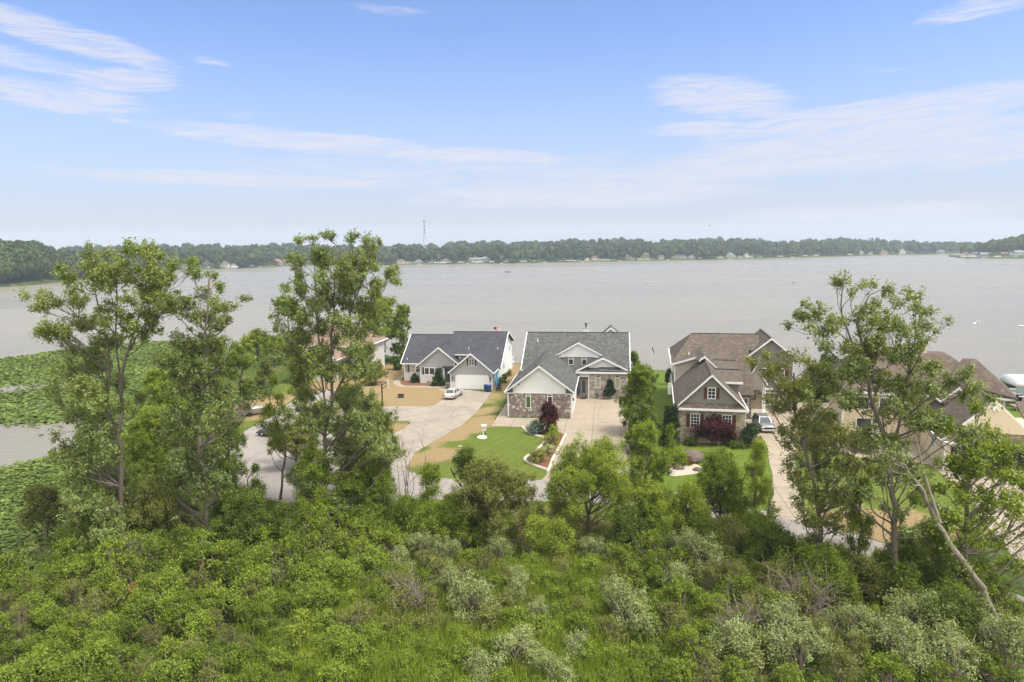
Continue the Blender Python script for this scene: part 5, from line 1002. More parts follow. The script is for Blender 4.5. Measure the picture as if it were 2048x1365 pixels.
# ivy-covered stump
px_plant('broken_trunk', 'broken leaning trunk wrapped in dark ivy at the mouth of the taupe house drive', 'tree', (1540,1050), [(1540,1010),(1541,980),(1540,955)], [(1542,985,12),(1540,1005,15),(1545,1028,18),(1538,1040,16)], M['lf_dark'], M['bark_pale'], 60, leaf=.14, per=40, tufts=16, tr=.25, trunk_r=.16)
def bare(name, label, bx, by, ty, hw, seed, n=26, lean=0.0):
    X, Y = G(bx, by); h = D(bx, ty, Y)[2]; r = hw/F_PX*Y; rng = np.random.default_rng(seed); segs = []
    for i in range(n):
        a = rng.random()*6.283; q = np.array([math.cos(a)*r*rng.random() + lean, math.sin(a)*r*rng.random(), h*(.5+.5*rng.random())])
        c = curve(np.array([rng.normal()*.2, rng.normal()*.2, 0]), q, 8, rng, .07, .03); segs.append((c, np.linspace(.035, .012, 8)))
        for _ in range(5): b = c[int(rng.integers(2, 7))]; segs.append((curve(b, b + rng.normal(size=3)*r*.35 + np.array([0, 0, .35*h*rng.random()]), 4, rng), np.linspace(.018, .008, 4)))
    V, F = tubes(segs, 4); root = empty(name, (X, Y, 0)); npmesh('branches', V, F, M['twig'], None, root, True); tag(root, label, 'bare bush')
bare('bare_bush', 'leafless grey shrub at the thicket edge below the tallest cottonwood', 640,1110,1068,52, 61, 30)
bare('bare_bush', 'leafless twiggy sapling sticking up before the driveway mouth', 815,1005,862,30, 62, 7)
bare('bare_bush', 'large tangle of bare brown branches in the lower right thicket', 1610,1240,1165,90, 63, 60)
bare('bare_bush', 'bare grey brush among the sage willows, lower centre right', 1480,1290,1215,60, 64, 40)
bare('bare_bush', 'bare twigs low in the thicket left of the pale willow group', 830,1240,1165,50, 65, 34)
bare('bare_bush', 'thin leafless shrub left of the wispy cottonwood trunk', 1700,1085,985,22, 66, 9)

# ---- foreground thicket: low individual bushes, copies of a few kinds
def proto(kind_, seed, leafk, h, r, n, leaf, per, tufts, width=.55, tr=.22, upb=.6):
    rng = np.random.default_rng(seed); T_ = [(x, y, min(z, h-c*.4), c) for x, y, z, c in dome(rng, h, r, n, .10)]
    st = []
    for _ in range(9):
        a = rng.random()*6.283; q = np.array([math.cos(a)*r*.8*rng.random(), math.sin(a)*r*.8*rng.random(), h*(.6+.35*rng.random())]); st.append((curve((0, 0, 0), q, 6, rng, .06), np.linspace(.04, .012, 6)))
    return add_plant(kind_, None, 'shrub', None, [(0,0,0),(.05,0,h*.4),(0,.05,h*.7)], T_, M[leafk], M['twig'], seed, leaf=leaf, per=per, tufts=tufts, tr=tr, trunk_r=.05, stems=st, width=width, upb=upb, twig_r=.008)
KINDS = {
 'lime': ('lime_bush', 'lime green large-leaved bush', [proto('lime_bush', 240+i, 'lf_bright', 2.0, 1.2, 16, .165, 22, 17, .7) for i in range(2)]),
 'sage': ('sage_willow', 'pale sage willow shrub', [proto('sage_willow', 200+i, 'lf_sage', 2.6, 1.6, 22, .12, 34, 22, .38) for i in range(3)]),
 'low': ('low_bush', 'yellow green low bush', [proto('low_bush', 210+i, 'lf_low', 2.0, 1.4, 22, .125, 32, 24, .6) for i in range(4)]),
 'dark': ('dark_bush', 'dark green rounded bush', [proto('dark_bush', 220+i, 'lf_green', 2.3, 1.5, 20, .125, 32, 21, .6) for i in range(3)]),
 'olive': ('olive_bush', 'dull olive twiggy bush', [proto('olive_bush', 230+i, 'lf_olive', 2.4, 1.5, 19, .115, 26, 19, .5) for i in range(3)]),
}
def dup(root, name, loc, rz, s):
    r = root.copy(); col.objects.link(r); r.name = name; r.location = loc; r.rotation_euler = (0, 0, rz); r.scale = (s[0], s[0], s[1])
    for ch in root.children:
        c = ch.copy(); col.objects.link(c); c.parent = r
    return r
# (kind, base x, base y in the photo, scale across, scale up)
rs = np.random.default_rng(77)
spots = [('sage',948,1240,1.0,1.15),('sage',905,1195,.7,.8),('sage',1040,1205,.75,.85),('sage',1255,1265,1.15,1.15),('sage',1220,1205,.6,.7),('sage',1395,1150,1.2,1.2),('sage',1450,1110,.9,1.0),('sage',1330,1120,.8,.9),('sage',1355,1190,.85,.85),
 ('sage',1030,1345,1.05,.85),('sage',1110,1375,.8,.7),('sage',960,1370,.8,.7),('sage',1470,1330,1.1,1.0),('sage',1560,1290,1.1,1.0),('sage',1600,1345,1.1,1.0),('sage',1840,1290,1.1,1.1),('sage',1800,1340,1.2,1.1),('sage',1900,1360,1.1,1.0),('sage',2010,1350,1.1,1.2),
 ('sage',845,1120,.8,.8),('sage',900,1130,.7,.8),('sage',800,1150,.8,.8),('sage',1000,1120,.7,.7),('sage',1190,1125,.8,.7),('sage',1700,1290,.9,.9)]
def fill(kind, n, xr, yr, s0, s1, mind):
    k = 0; tries = 0
    while k < n and tries < n*60:
        tries += 1; x = rs.uniform(*xr); y = rs.uniform(*yr); X, Y = G(x, y)
        if any((X-G(a, b)[0])**2 + (Y-G(a, b)[1])**2 < mind**2 for _, a, b, *_ in spots): continue
        if 620 < x < 800 and 1200 < y < 1275 and rs.random() < .8: continue          # open marsh grass
        if 1060 < x < 1220 and 1150 < y < 1300 and rs.random() < .85: continue
        if 820 < x < 930 and y > 1290 and rs.random() < .7: continue
        if x < 140 and y < 1180 and x < (1300-y)*.75: continue
        sc_ = rs.uniform(s0, s1); spots.append((kind, x, y, sc_, sc_*rs.uniform(.8, 1.1))); k += 1
fill('dark', 30, (120, 640), (1085, 1180), .95, 1.4, 1.6); fill('dark', 18, (660, 1000), (1060, 1140), .8, 1.2, 1.5); fill('dark', 26, (1150, 2000), (1100, 1230), .9, 1.35, 1.6)
fill('olive', 26, (700, 1250), (1100, 1300), .6, 1.0, 1.5); fill('olive', 24, (1300, 2040), (1160, 1380), .7, 1.1, 1.5)
for q in ((262,1135,.7,.9),(500,1100,.6,.8),(545,1180,.55,.6),(560,1085,.6,.7)): spots.append(('sage',)+q)
fill('olive', 20, (-40, 640), (1130, 1390), .55, .95, 1.6); fill('lime', 14, (60, 700), (1090, 1380), .45, .9, 1.6); fill('dark', 12, (-40, 640), (1180, 1390), .6, .9, 1.6); fill('lime', 12, (700, 2000), (1080, 1380), .45, .8, 1.6)
fill('low', 72, (-60, 760), (1150, 1400), .55, 1.25, 1.3); fill('low', 54, (600, 1320), (1140, 1400), .6, .95, 1.35); spots.extend([('sage',1150,1330,.7,.7),('sage',1075,1255,.6,.65),('olive',1160,1240,.7,.7),('dark',1010,1270,.65,.7)]); fill('dark', 18, (1300, 2050), (1230, 1390), .7, 1.0, 1.5); fill('low', 16, (1250, 1700), (1130, 1390), .5, .85, 1.4)
ORD = ['first','second','third','fourth','fifth','sixth','seventh','eighth','ninth','tenth','eleventh','twelfth','thirteenth','fourteenth','fifteenth','sixteenth','seventeenth','eighteenth','nineteenth','twentieth']
BAND = [(0, 1150, 'the row along the trees'), (1150, 1210, 'the upper thicket band'), (1210, 1270, 'the middle thicket band'), (1270, 1330, 'the lower thicket band'), (1330, 1500, 'the band at the bottom edge')]
for kd, (nm, desc, protos) in KINDS.items():
    mine = [s_ for s_ in spots if s_[0] == kd]; cnt = 0
    for (lo, hi, bn) in BAND:
        row = sorted([s_ for s_ in mine if lo <= s_[2] < hi], key=lambda q: q[1])
        for j, (_, x, y, s1, s2) in enumerate(row):
            X, Y = G(x, y); root = protos[cnt % len(protos)]
            if kd == 'sage': s1, s2 = s1*1.15, s2*1.08
            if cnt < len(protos): r = root; r.location = (X, Y, 0); r.rotation_euler = (0, 0, rs.random()*6.28); r.scale = (s1, s1, s2)
            else: r = dup(root, nm, (X, Y, 0), rs.random()*6.28, (s1, s2))
            cnt += 1; o_ = ORD[j] if j < 20 else '%dth' % (j+1)
            half = len(row)
            tag(r, '%s %s from the left in %s' % (o_, desc, bn) if half > 1 else 'only %s in %s' % (desc, bn), 'shrub', desc + 's of the thicket')

# ---- ground cover, marsh grass, lily pads: nobody could count them
def inpoly(px, py, poly):
    ins = np.zeros(len(px), bool); n = len(poly)
    for i in range(n):
        x1, y1 = poly[i]; x2, y2 = poly[(i+1) % n]
        c = ((y1 > py) != (y2 > py)) & (px < (x2-x1)*(py-y1)/((y2-y1) if y2 != y1 else 1e-9) + x1); ins ^= c
    return ins
def scatter(n, poly_px, rng, z=0.0):
    w_ = [G(x, y, z) for x, y in poly_px]; xs_ = [p[0] for p in w_]; ys_ = [p[1] for p in w_]; out = np.zeros((0, 2))
    while len(out) < n:
        p = np.stack([rng.uniform(min(xs_), max(xs_), n), rng.uniform(min(ys_), max(ys_), n)], 1); out = np.vstack([out, p[inpoly(p[:, 0], p[:, 1], w_)]])
    return out[:n]
rg = np.random.default_rng(5)
THK = [(-250,1480),(-60,1290),(40,1185),(95,1100),(150,1060),(300,1060),(420,1050),(620,1060),(760,1050),(900,1040),(1030,1075),(1220,1080),(1350,1070),(1450,1070),(1600,1125),(1750,1180),(1900,1240),(2080,1320),(2400,1500),(1000,1500)]
def clumpy(p, f, rng, k=3):
    a = np.zeros(len(p))
    for _ in range(k):
        th = rng.random()*6.28; ph = rng.random()*6.28; ff = f*(.6+rng.random()); a += np.sin(p[:, 0]*math.cos(th)*ff + p[:, 1]*math.sin(th)*ff + ph)*np.sin(p[:, 1]*math.cos(th)*ff*1.3 - p[:, 0]*math.sin(th)*ff + ph*2)
    return a/k
P2 = scatter(170000, THK, rg); hgt = np.clip(.32 + .40*clumpy(P2, 1.2, rg, 5), .05, .9)
z = rg.random(len(P2))**.6*hgt; C = np.column_stack([P2, z]); v, f = leaves_at(C, .115, rg, None, .9, .55)
tag(npmesh('undergrowth', v, f, M['lf_low'], np.clip(.4 + .3*clumpy(P2, .5, rg, 4) + rg.normal(size=len(P2))*.18, 0, 1)), 'low leafy undergrowth covering the marsh floor', 'undergrowth', kind='stuff')
GR = [(640,1180),(820,1185),(880,1260),(1000,1300),(990,1160),(1090,1130),(1240,1150),(1230,1290),(1330,1500),(640,1500),(600,1330)]
def blades(P2, hmin, hmax, wd, rng):
    n = len(P2); h = rng.uniform(hmin, hmax, n); a = rng.random(n)*6.283; lean = rng.normal(size=(n, 2))*.22 + np.array([.10, 0])
    b = np.column_stack([P2, np.zeros(n)]); dx = np.column_stack([np.cos(a), np.sin(a), np.zeros(n)])*wd
    m_ = b + np.column_stack([lean*h[:, None]*.35, h*.6]); t = b + np.column_stack([lean*h[:, None], h])
    v = np.stack([b - dx, b + dx, m_ + dx*.8, m_ - dx*.8, m_ - dx*.8, m_ + dx*.8, t + dx*.1, t - dx*.1], 1).reshape(-1, 3); f = np.arange(n*8).reshape(-1, 4)
    return v, f
PG = np.vstack([scatter(42000, GR, rg), scatter(9000, [(500,1180),(760,1120),(1240,1130),(1500,1300),(1200,1450),(400,1450)], rg)])
v, f = blades(PG, .5, 1.5, .018, rg); tag(npmesh('grass', v, f, M['lf_grass'], np.repeat(np.clip(.45 + .3*clumpy(PG, .7, rg, 4) + rg.normal(size=len(PG))*.2, 0, 1), 2)), 'tall bright marsh grass in the thicket clearings', 'grass', kind='stuff')
# weeds at the road edges and on the shore
WE = [(420,1065),(440,960),(520,1000),(640,1022),(850,1010),(1020,1012),(1040,1075),(900,1090)]
W1 = scatter(26000, WE, rg); W2 = scatter(30000, [(150,1050),(210,950),(330,840),(400,770),(440,740),(470,800),(430,850),(400,900),(420,1060)], rg); W3 = scatter(14000, [(1330,1030),(1440,1060),(1600,1125),(1760,1185),(1900,1245),(1700,1240),(1400,1120)], rg)
W4 = scatter(24000, [(400,765),(425,722),(475,694),(545,682),(640,684),(640,740),(560,768),(480,800)], rg)
W5 = scatter(9000, [(1010,1035),(1060,1008),(1200,1012),(1330,1028),(1440,1060),(1330,1090),(1080,1090),(1010,1070)], rg)
WW = np.vstack([W1, W2, W3, W4, W5]); z = rg.random(len(WW))*np.clip(.5 + .5*clumpy(WW, .9, rg, 4), .05, 1.1); v, f = leaves_at(np.column_stack([WW, z]), .17, rg, None, .8, .55)
tag(npmesh('weeds', v, f, M['lf_low'], np.clip(.35 + .3*clumpy(WW, .4, rg, 4) + rg.normal(size=len(WW))*.18, 0, 1)), 'rough weeds along the shore and the road edge', 'weeds', kind='stuff')
PADS = [(-300,730),(0,718),(67,710),(111,702),(195,692),(292,684),(348,683),(440,684),(420,722),(380,772),(320,832),(260,892),(200,942),(135,1002),(95,1092),(40,1192),(-60,1302),(-500,1302)]
PONDS = [[(-400,865),(0,848),(60,846),(120,842),(170,838),(196,850),(180,880),(145,903),(92,922),(40,934),(0,942),(-400,990)], [(-200,776),(0,773),(60,769),(145,770),(135,777),(60,780),(0,788),(-200,794)], [(48,822),(75,806),(112,797),(120,801),(90,812),(60,824)]]
def pads(n, poly, size, rng, zj):
    p = scatter(n, poly, rng, -1.0); keep = np.ones(len(p), bool); edge = clumpy(p, .55, rng, 4)
    for pond in PONDS:
        w_ = [G(x, y, -1.0) for x, y in pond]; ins = inpoly(p[:, 0] + rng.normal(size=len(p))*1.1, p[:, 1] + rng.normal(size=len(p))*1.9, w_); keep &= ~(ins & (rng.random(len(p)) < .985))
    p = p[keep]; n = len(p); s = size*(.6 + .8*rng.random(n)); zz = -.97 + zj*rng.random(n)**2; nrm = ndiv(rng.normal(size=(n, 3))*.22 + np.array([0, 0, 1.]))
    a = ndiv(np.cross(nrm, rng.normal(size=(n, 3)))); b = np.cross(nrm, a); c = np.column_stack([p, zz]); ang = [0, 60, 120, 180, 240, 300]
    v = np.stack([c + (a*math.cos(math.radians(t)) + b*math.sin(math.radians(t)))*s[:, None]*.5 for t in ang], 1).reshape(-1, 3); return v, np.arange(n*6).reshape(-1, 6), p
NEAR = [(-400,1302),(-60,1302),(40,1192),(95,1092),(135,1002),(200,942),(150,900),(0,935),(-300,960)]; v1, f1, p1 = pads(34000, NEAR, .34, rg, .35)
FAR = [q for q in PADS[:14]] + [(150,900),(0,850),(-300,870)]; v2, f2, p2 = pads(60000, FAR, .55, rg, .25)
pp = np.vstack([p1, p2]); tag(npmesh('lily_pads', np.vstack([v1, v2]), np.vstack([f1, f2+len(v1)]), M['lf_pad'], np.clip(.4 + .35*clumpy(pp, .25, rg, 4) + rg.normal(size=len(pp))*.25, 0, 1)), 'dense green water lily pads covering the shallows', 'lily pads', kind='stuff')

# ------------------------------------------------------------------ vehicles
def quad_in(c, k, off):
    c = [Vector(p) for p in c]; m = sum(c, Vector())/4; n = (c[1]-c[0]).cross(c[2]-c[0]).normalized()
    return [tuple(m + (p-m)*k + n*off) for p in c]
def car(name, label, loc, rz, paint, L=4.75, Wd=1.82, Hh=1.45, suv=False, door_open=False):
    root = tag(empty(name, loc, rz), label, 'car'); hw = Wd/2; belt = .93 if not suv else 1.05; hood = .88 if not suv else 1.08; zb = .24 if not suv else .3
    st = [(-L/2, .80, .42, belt*.80), (-L/2+.12, .93, .30, belt*.96), (-L/2+.7, 1, zb, belt*1.02), (-.4, 1, zb, belt), (.75, 1, zb, belt*.99), (L/2-.75, .98, zb, hood*.96), (L/2-.2, .88, .28, hood*.84), (L/2, .72, .38, hood*.68)]
    rings = [[(-hw*k*.94, y, z0), (hw*k*.94, y, z0), (hw*k, y, z0+.18), (hw*k, y, z1-.22), (hw*k*.93, y, z1-.04), (hw*k*.7, y, z1), (-hw*k*.7, y, z1), (-hw*k*.93, y, z1-.04), (-hw*k, y, z1-.22), (-hw*k, y, z0+.18)] for y, k, z0, z1 in st]
    body = MB().loft(rings).build('body', paint, root, True)
    yb0, yb1, yt0, yt1 = (-L/2+.55, .95, -L/2+1.15, .25) if not suv else (-L/2+.15, 1.05, -L/2+.45, .35)
    a, b = hw*.90, hw*.68; z0, z1 = belt-.06, Hh
    B = [(-a, yb0, z0), (a, yb0, z0), (a, yb1, z0), (-a, yb1, z0)]; Tp = [(-b, yt0, z1-.04), (b, yt0, z1-.04), (b, yt1, z1-.03), (-b, yt1, z1-.03)]
    Tm = [(-b*.7, yt0+.25, z1+.01), (b*.7, yt0+.25, z1+.01), (b*.7, yt1-.25, z1+.01), (-b*.7, yt1-.25, z1+.01)]
    MB().loft([B, Tp, Tm]).build('cabin', paint, root)
    for nm, q in (('rear_window', [B[0], B[1], Tp[1], Tp[0]]), ('windscreen', [B[2], B[3], Tp[3], Tp[2]])): MB().poly(quad_in(q, .86, .015)).build(nm, M['carglass'], root)
    for s_ in (1, -1):
        i, j = (1, 2) if s_ > 0 else (3, 0)
        for t0, t1 in ((.04, .48), (.52, .97)):
            lo0 = Vector(B[i]).lerp(Vector(B[j]), t0); lo1 = Vector(B[i]).lerp(Vector(B[j]), t1); hi0 = Vector(Tp[i]).lerp(Vector(Tp[j]), t0); hi1 = Vector(Tp[i]).lerp(Vector(Tp[j]), t1)
            MB().poly(quad_in([lo0, lo1, hi1, hi0], .84, .015)).build('side_window', M['carglass'], root)
        MB().box(s_*hw*1.0 if s_ > 0 else -hw-.2, hw+.2 if s_ > 0 else -hw*1.0, .62, .75, belt-.02, belt+.14).build('mirror', paint, root)
        for y in (-L/2+.95, L/2-.92):
            R_ = .33 if not suv else .36; w_ = MB().lathe([(R_*.62, -.11), (R_*.95, -.11), (R_, -.08), (R_, .08), (R_*.95, .11), (R_*.62, .11)], (s_*(hw-.10), y, R_), 18, axis='x').build('wheel', M['rubber'], root, True)
            MB().lathe([(R_*.2, -.02), (R_*.62, .0), (R_*.62, .02), (R_*.2, .03)], (s_*(hw+.005), y, R_), 12, axis='x').build('rim', M['rim'], w_)
        MB().box(s_*hw*.82-.16, s_*hw*.82+.16, -L/2-.005, -L/2+.12, belt*.66, belt*.84).build('tail_lamp', M['tail'], root)
        MB().box(s_*hw*.66-.2, s_*hw*.66+.2, L/2-.14, L/2-.01, hood*.60, hood*.74).build('headlight', M['head'], root)
    MB().box(-hw*.86, hw*.86, -L/2-.07, -L/2+.2, .32, .56).build('rear_bumper', paint, root); MB().box(-hw*.84, hw*.84, L/2-.2, L/2+.07, .30, .52).build('front_bumper', M['car_silver'] if suv else paint, root)
    MB().box(-.28, .28, -L/2-.085, -L/2-.06, belt*.60, belt*.60+.13).build('number_plate', M['white'], root)
    g_ = MB().box(-.5, .5, L/2-.05, L/2+.03, hood*.50, hood*.66)
    for k in range(3): g_.box(-.48, .48, L/2+.03, L/2+.045, hood*.51+.05*k, hood*.51+.05*k+.012)
    g_.build('grille', M['black'], root)
    MB().box(-hw*.9, hw*.9, -L/2+.3, L/2-.3, .16, .3).build('underbody', M['black'], root)
    if door_open:
        d = MB().extr([(-hw, .75, .3), (-hw-.85, 1.25, .3), (-hw-.85, 1.25, belt), (-hw, .75, belt)], (.05, .07, 0)).build('open_door', paint, root); MB().extr([(-hw-.04, .78, belt), (-hw-.8, 1.22, belt), (-hw-.62, 1.12, Hh-.12), (-hw-.08, .8, Hh-.1)], (.03, .04, 0)).build('door_window', M['carglass'], d)
        MB().box(-hw+.0, -hw+.03, -.2, .72, .35, belt-.05).build('doorway_shade_panel', M['black'], root)  # black plate paints the shaded doorway behind the open door
    if suv:
        for s_ in (1, -1): MB().tube([(s_*b*.85, yt0+.1, z1+.02), (s_*b*.85, yt0+.2, z1+.09), (s_*b*.85, yt1-.2, z1+.09), (s_*b*.85, yt1-.1, z1+.02)], .02, 6).build('roof_rail', M['alu'], root)
    return root
x, y = G(906, 796); car('parked_car', 'silver sedan with its front left door open on the grey house driveway', (x, y+.6, .03), -math.radians(15), M['car_silver'], door_open=True)
x, y = G(1526, 858); car('parked_car', 'grey sport utility car facing us on the taupe house driveway', (x, y, .035), math.radians(180-4), M['car_grey'], L=4.55, Wd=1.86, Hh=1.68, suv=True)
x, y = G(552, 872); car('parked_car', 'dark grey car in the cul-de-sac, mostly under the flat-topped olive tree', (x, y, .02), math.radians(70), M['dkgrey'])
x, y = G(1752, 872); car('parked_car', 'white van-like vehicle beside the pale yellow house, glimpsed through the cottonwood', (x, y, .03), math.radians(120), M['white'], L=5.2, Wd=1.95, Hh=1.9, suv=True)

# ------------------------------------------------------------------ yard things
def at(px, py, z=0.0): X, Y = G(px, py, z); return (X, Y, z)
def child(mb, name, mat, root, smooth=False): return mb.build(name, mat, root, smooth)
for k, (px, py, lb) in enumerate(((972, 783, 'dark blue wheeled bin at the garage corner of the grey house, left of its twin'), (979, 784, 'dark blue wheeled bin at the garage corner, right one beside the cart'))):
    b = tag(empty('wheelie_bin', at(px, py)), lb, 'bin', 'blue wheeled bins'); b.rotation_euler.z = -.15
    child(MB().loft([[(-.24,-.26,.05),(.24,-.26,.05),(.24,.26,.05),(-.24,.26,.05)], [(-.31,-.36,1.0),(.31,-.36,1.0),(.31,.34,1.0),(-.31,.34,1.0)]]), 'tub', M['bin_blue'], b)
    child(MB().extr([(-.33,-.4,1.0),(.33,-.4,1.0),(.33,.36,1.06),(-.33,.36,1.06)], (0, 0, .06)), 'lid', M['bin_blue'], b)
    for s_ in (1, -1): child(MB().lathe([(.11,-.03),(.11,.03)], (s_*.27, .28, .11), 12, axis='x'), 'wheel', M['rubber'], b)
hx, hy = F1 = (H1.location.x, H1.location.y); a1 = math.radians(8.4)
def h1(u, v): return (hx + u*math.cos(a1) + v*math.sin(a1), hy - u*math.sin(a1) + v*math.cos(a1))
for k, (u, v, ln) in enumerate(((7.55, .9, 'sky blue kayak leaning on the grey house side wall, nearer one'), (7.6, 2.6, 'sky blue kayak leaning on the grey house side wall, farther one'))):
    X, Y = h1(u, v); kb = tag(empty('kayak', (X, Y, 0)), ln, 'kayak', 'blue kayaks'); kb.rotation_euler = (0, math.radians(-10), -a1)
    R_ = [(.02, 0), (.2, .5), (.32, 1.2), (.33, 1.8), (.2, 2.5), (.02, 3.0)]
    rings = [[(.45*r*math.cos(t)+.2, .9*r*math.sin(t)+.2, .15+h*.82) for t in np.linspace(0, 2*math.pi, 10, endpoint=False)] for r, h in R_]; child(MB().loft(rings), 'hull', M['kayak'], kb, True)
    child(MB().lathe([(.14, 0), (.14, .03)], (.38, .2, 1.3), 12, axis='x'), 'cockpit', M['black'], kb)
ct = tag(empty('garden_cart', (*h1(8.3, -.6), 0)), 'small black wheeled cart on the grass below the blue kayaks', 'cart')
child(MB().loft([[(-.3,-.4,.3),(.3,-.4,.3),(.3,.4,.3),(-.3,.4,.3)], [(-.42,-.55,.62),(.42,-.55,.62),(.42,.55,.62),(-.42,.55,.62)]]), 'tray', M['black'], ct)
for s_ in (1, -1): child(MB().lathe([(.24,-.05),(.24,.05)], (s_*.42, -.1, .24), 14, axis='x'), 'wheel', M['rubber'], ct)
child(MB().tube([(-.2,.5,.5),(-.2,1.1,.8),(.2,1.1,.8),(.2,.5,.5)], .02, 6), 'handle', M['dkgrey'], ct)
pt = tag(empty('planter', (*h1(-2.0, 3.6), 0)), 'black pot with a leafy plant beside the grey house porch step', 'planter'); child(MB().lathe([(.18,0),(.26,.5),(.28,.52),(.22,.5)], (0,0,0), 12), 'pot', M['black'], pt)
rgp = np.random.default_rng(9); C = rgp.normal(size=(160, 3))*np.array([.2,.2,.16]) + np.array([0,0,.75]); v, f = leaves_at(C, .14, rgp); npmesh('foliage', v, f, M['lf_green'], rgp.random(160), pt)
# basketball hoop
bh = tag(empty('basketball_hoop', at(765, 812)), 'black basketball post with white backboard at the edge of the driveway', 'basketball hoop'); bh.rotation_euler.z = math.radians(20)
child(MB().box(-.09, .09, -.09, .09, 0, 3.4), 'post', M['black'], bh); child(MB().tube([(0,0,2.6),(.9,0,3.1)], .05, 6).tube([(0,0,3.2),(.9,0,3.6)], .05, 6), 'arm', M['black'], bh)
bb = child(MB().box(.9, .95, -.85, .85, 2.75, 3.85), 'backboard', M['white'], bh); t_ = MB()
for (y0, y1, z0, z1) in ((-.3,.3,3.4,3.44),(-.3,.3,2.98,3.02),(-.3,-.26,3.0,3.44),(.26,.3,3.0,3.44)): t_.box(.952, .96, y0, y1, z0, z1)
child(t_, 'target_square', M['red'], bb)
rm = MB(); rm.tube([(1.2+.23*math.cos(t), .23*math.sin(t), 2.95) for t in np.linspace(0, 6.283, 15)], .02, 5); child(rm, 'rim', M['red'], bb)
tb = tag(empty('crate', at(802, 796)), 'small dark box alone on the dry front lawn', 'box'); child(MB().box(-.42,.42,-.3,.3,0,.5), 'box', M['dkgrey'], tb); child(MB().box(-.46,.46,-.34,.34,.5,.58), 'lid', M['black'], tb)
# sign box with white disc
sb = tag(empty('utility_box', at(968, 873)), 'white box on two short posts beside a white disc on the lawn', 'utility box'); sb.rotation_euler.z = -.1; sb.scale = (.8, .8, .85)
for x_ in (-.08, .18): child(MB().box(x_-.05, x_+.05, -.05, .05, 0, .9), 'post', M['black'] if x_ > 0 else M['trim'], sb)
child(MB().box(-.34, .34, -.14, .14, .85, 1.55), 'cabinet', M['curb'], sb); child(MB().extr([(-.38,-.2,1.55),(.38,-.2,1.55),(.38,.18,1.72),(-.38,.18,1.72)], (0,0,.05)), 'cover', M['white'], sb)
dc = MB().lathe([(.62, 0), (.62, .1), (.55, .17), (.2, .2)], (0,0,0), 24).build('manhole_lid', M['white']); dc.location = at(964, 876); tag(dc, 'round white lid lying on the green lawn in front of the white box', 'lid')
d2_ = MB().lathe([(.28, 0), (.28, .06), (.1, .08)], (0,0,0), 18).build('manhole_lid', M['cap']); d2_.location = at(920, 893.5); tag(d2_, 'small pale lid in the grass between the dry patches', 'lid')
# mailbox pillar
mbx = tag(empty('mailbox_pillar', at(1711, 1034)), 'brick mailbox pillar with pale stone cap beside the road', 'mailbox'); mbx.rotation_euler.z = -.4
child(MB().box(-.34,.34,-.34,.34,0,1.15), 'pillar', M['creekstone'], mbx); child(MB().loft([[(-.45,-.45,1.15),(.45,-.45,1.15),(.45,.45,1.15),(-.45,.45,1.15)], [(-.45,-.45,1.25),(.45,-.45,1.25),(.45,.45,1.25),(-.45,.45,1.25)], [(-.1,-.1,1.42),(.1,-.1,1.42),(.1,.1,1.42),(-.1,.1,1.42)]]), 'cap', M['cap'], mbx); child(MB().box(-.12,.12,-.38,-.3,.75,.98), 'mailbox', M['black'], mbx)
C = rgp.normal(size=(260, 3))*np.array([.9,.35,.1]) + np.array([-1.5,.0,.25]); v, f = leaves_at(C, .13, rgp); fl = npmesh('flower_bed', v, f, M['lf_rust'], rgp.random(260)); fl.location = at(1705, 1036); tag(fl, 'orange flowers beside the brick mailbox pillar', 'flowers')
def rock(px, py, s, label, seed):
    r_ = np.random.default_rng(seed); mb = MB(); n = 12; rings = []
    for i, (k, h) in enumerate(((1.0, 0), (1.05, .25), (.85, .6), (.5, .85), (.12, .95))): rings.append([(s[0]*k*math.cos(t)*(.85+.3*r_.random()), s[1]*k*math.sin(t)*(.85+.3*r_.random()), s[2]*h*(.9+.2*r_.random())) for t in np.linspace(0, 6.283, n, endpoint=False)])
    o = mb.loft(rings).build('boulder', M['rock'], None, True); o.location = at(px, py); tag(o, label, 'boulder'); return o
rock(1380, 922, (1.7, 1.2, 1.3), 'large brown boulder at the left edge of the taupe house lawn', 1); rock(1357, 938, (.6, .5, .45), 'smaller rock in the gravel below the large boulder', 2); rock(1395, 941, (.5, .4, .35), 'smaller rock at the right tip of the gravel bed', 3)
rock(1690, 990, (1.5, .7, .35), 'flat grey rock on the lawn behind the mailbox pillar', 4)
# white tank beside the taupe house
wt = tag(empty('water_tank', at(1341, 791)), 'white upright tank against the left wall of the taupe house', 'tank'); child(MB().lathe([(.42, .1), (.45, .2), (.45, 1.7), (.38, 1.95), (.15, 2.05)], (0,0,0), 18), 'vessel', M['white'], wt, True); child(MB().lathe([(.1, 2.05), (.1, 2.2)], (0,0,0), 10), 'valve', M['alu'], wt)
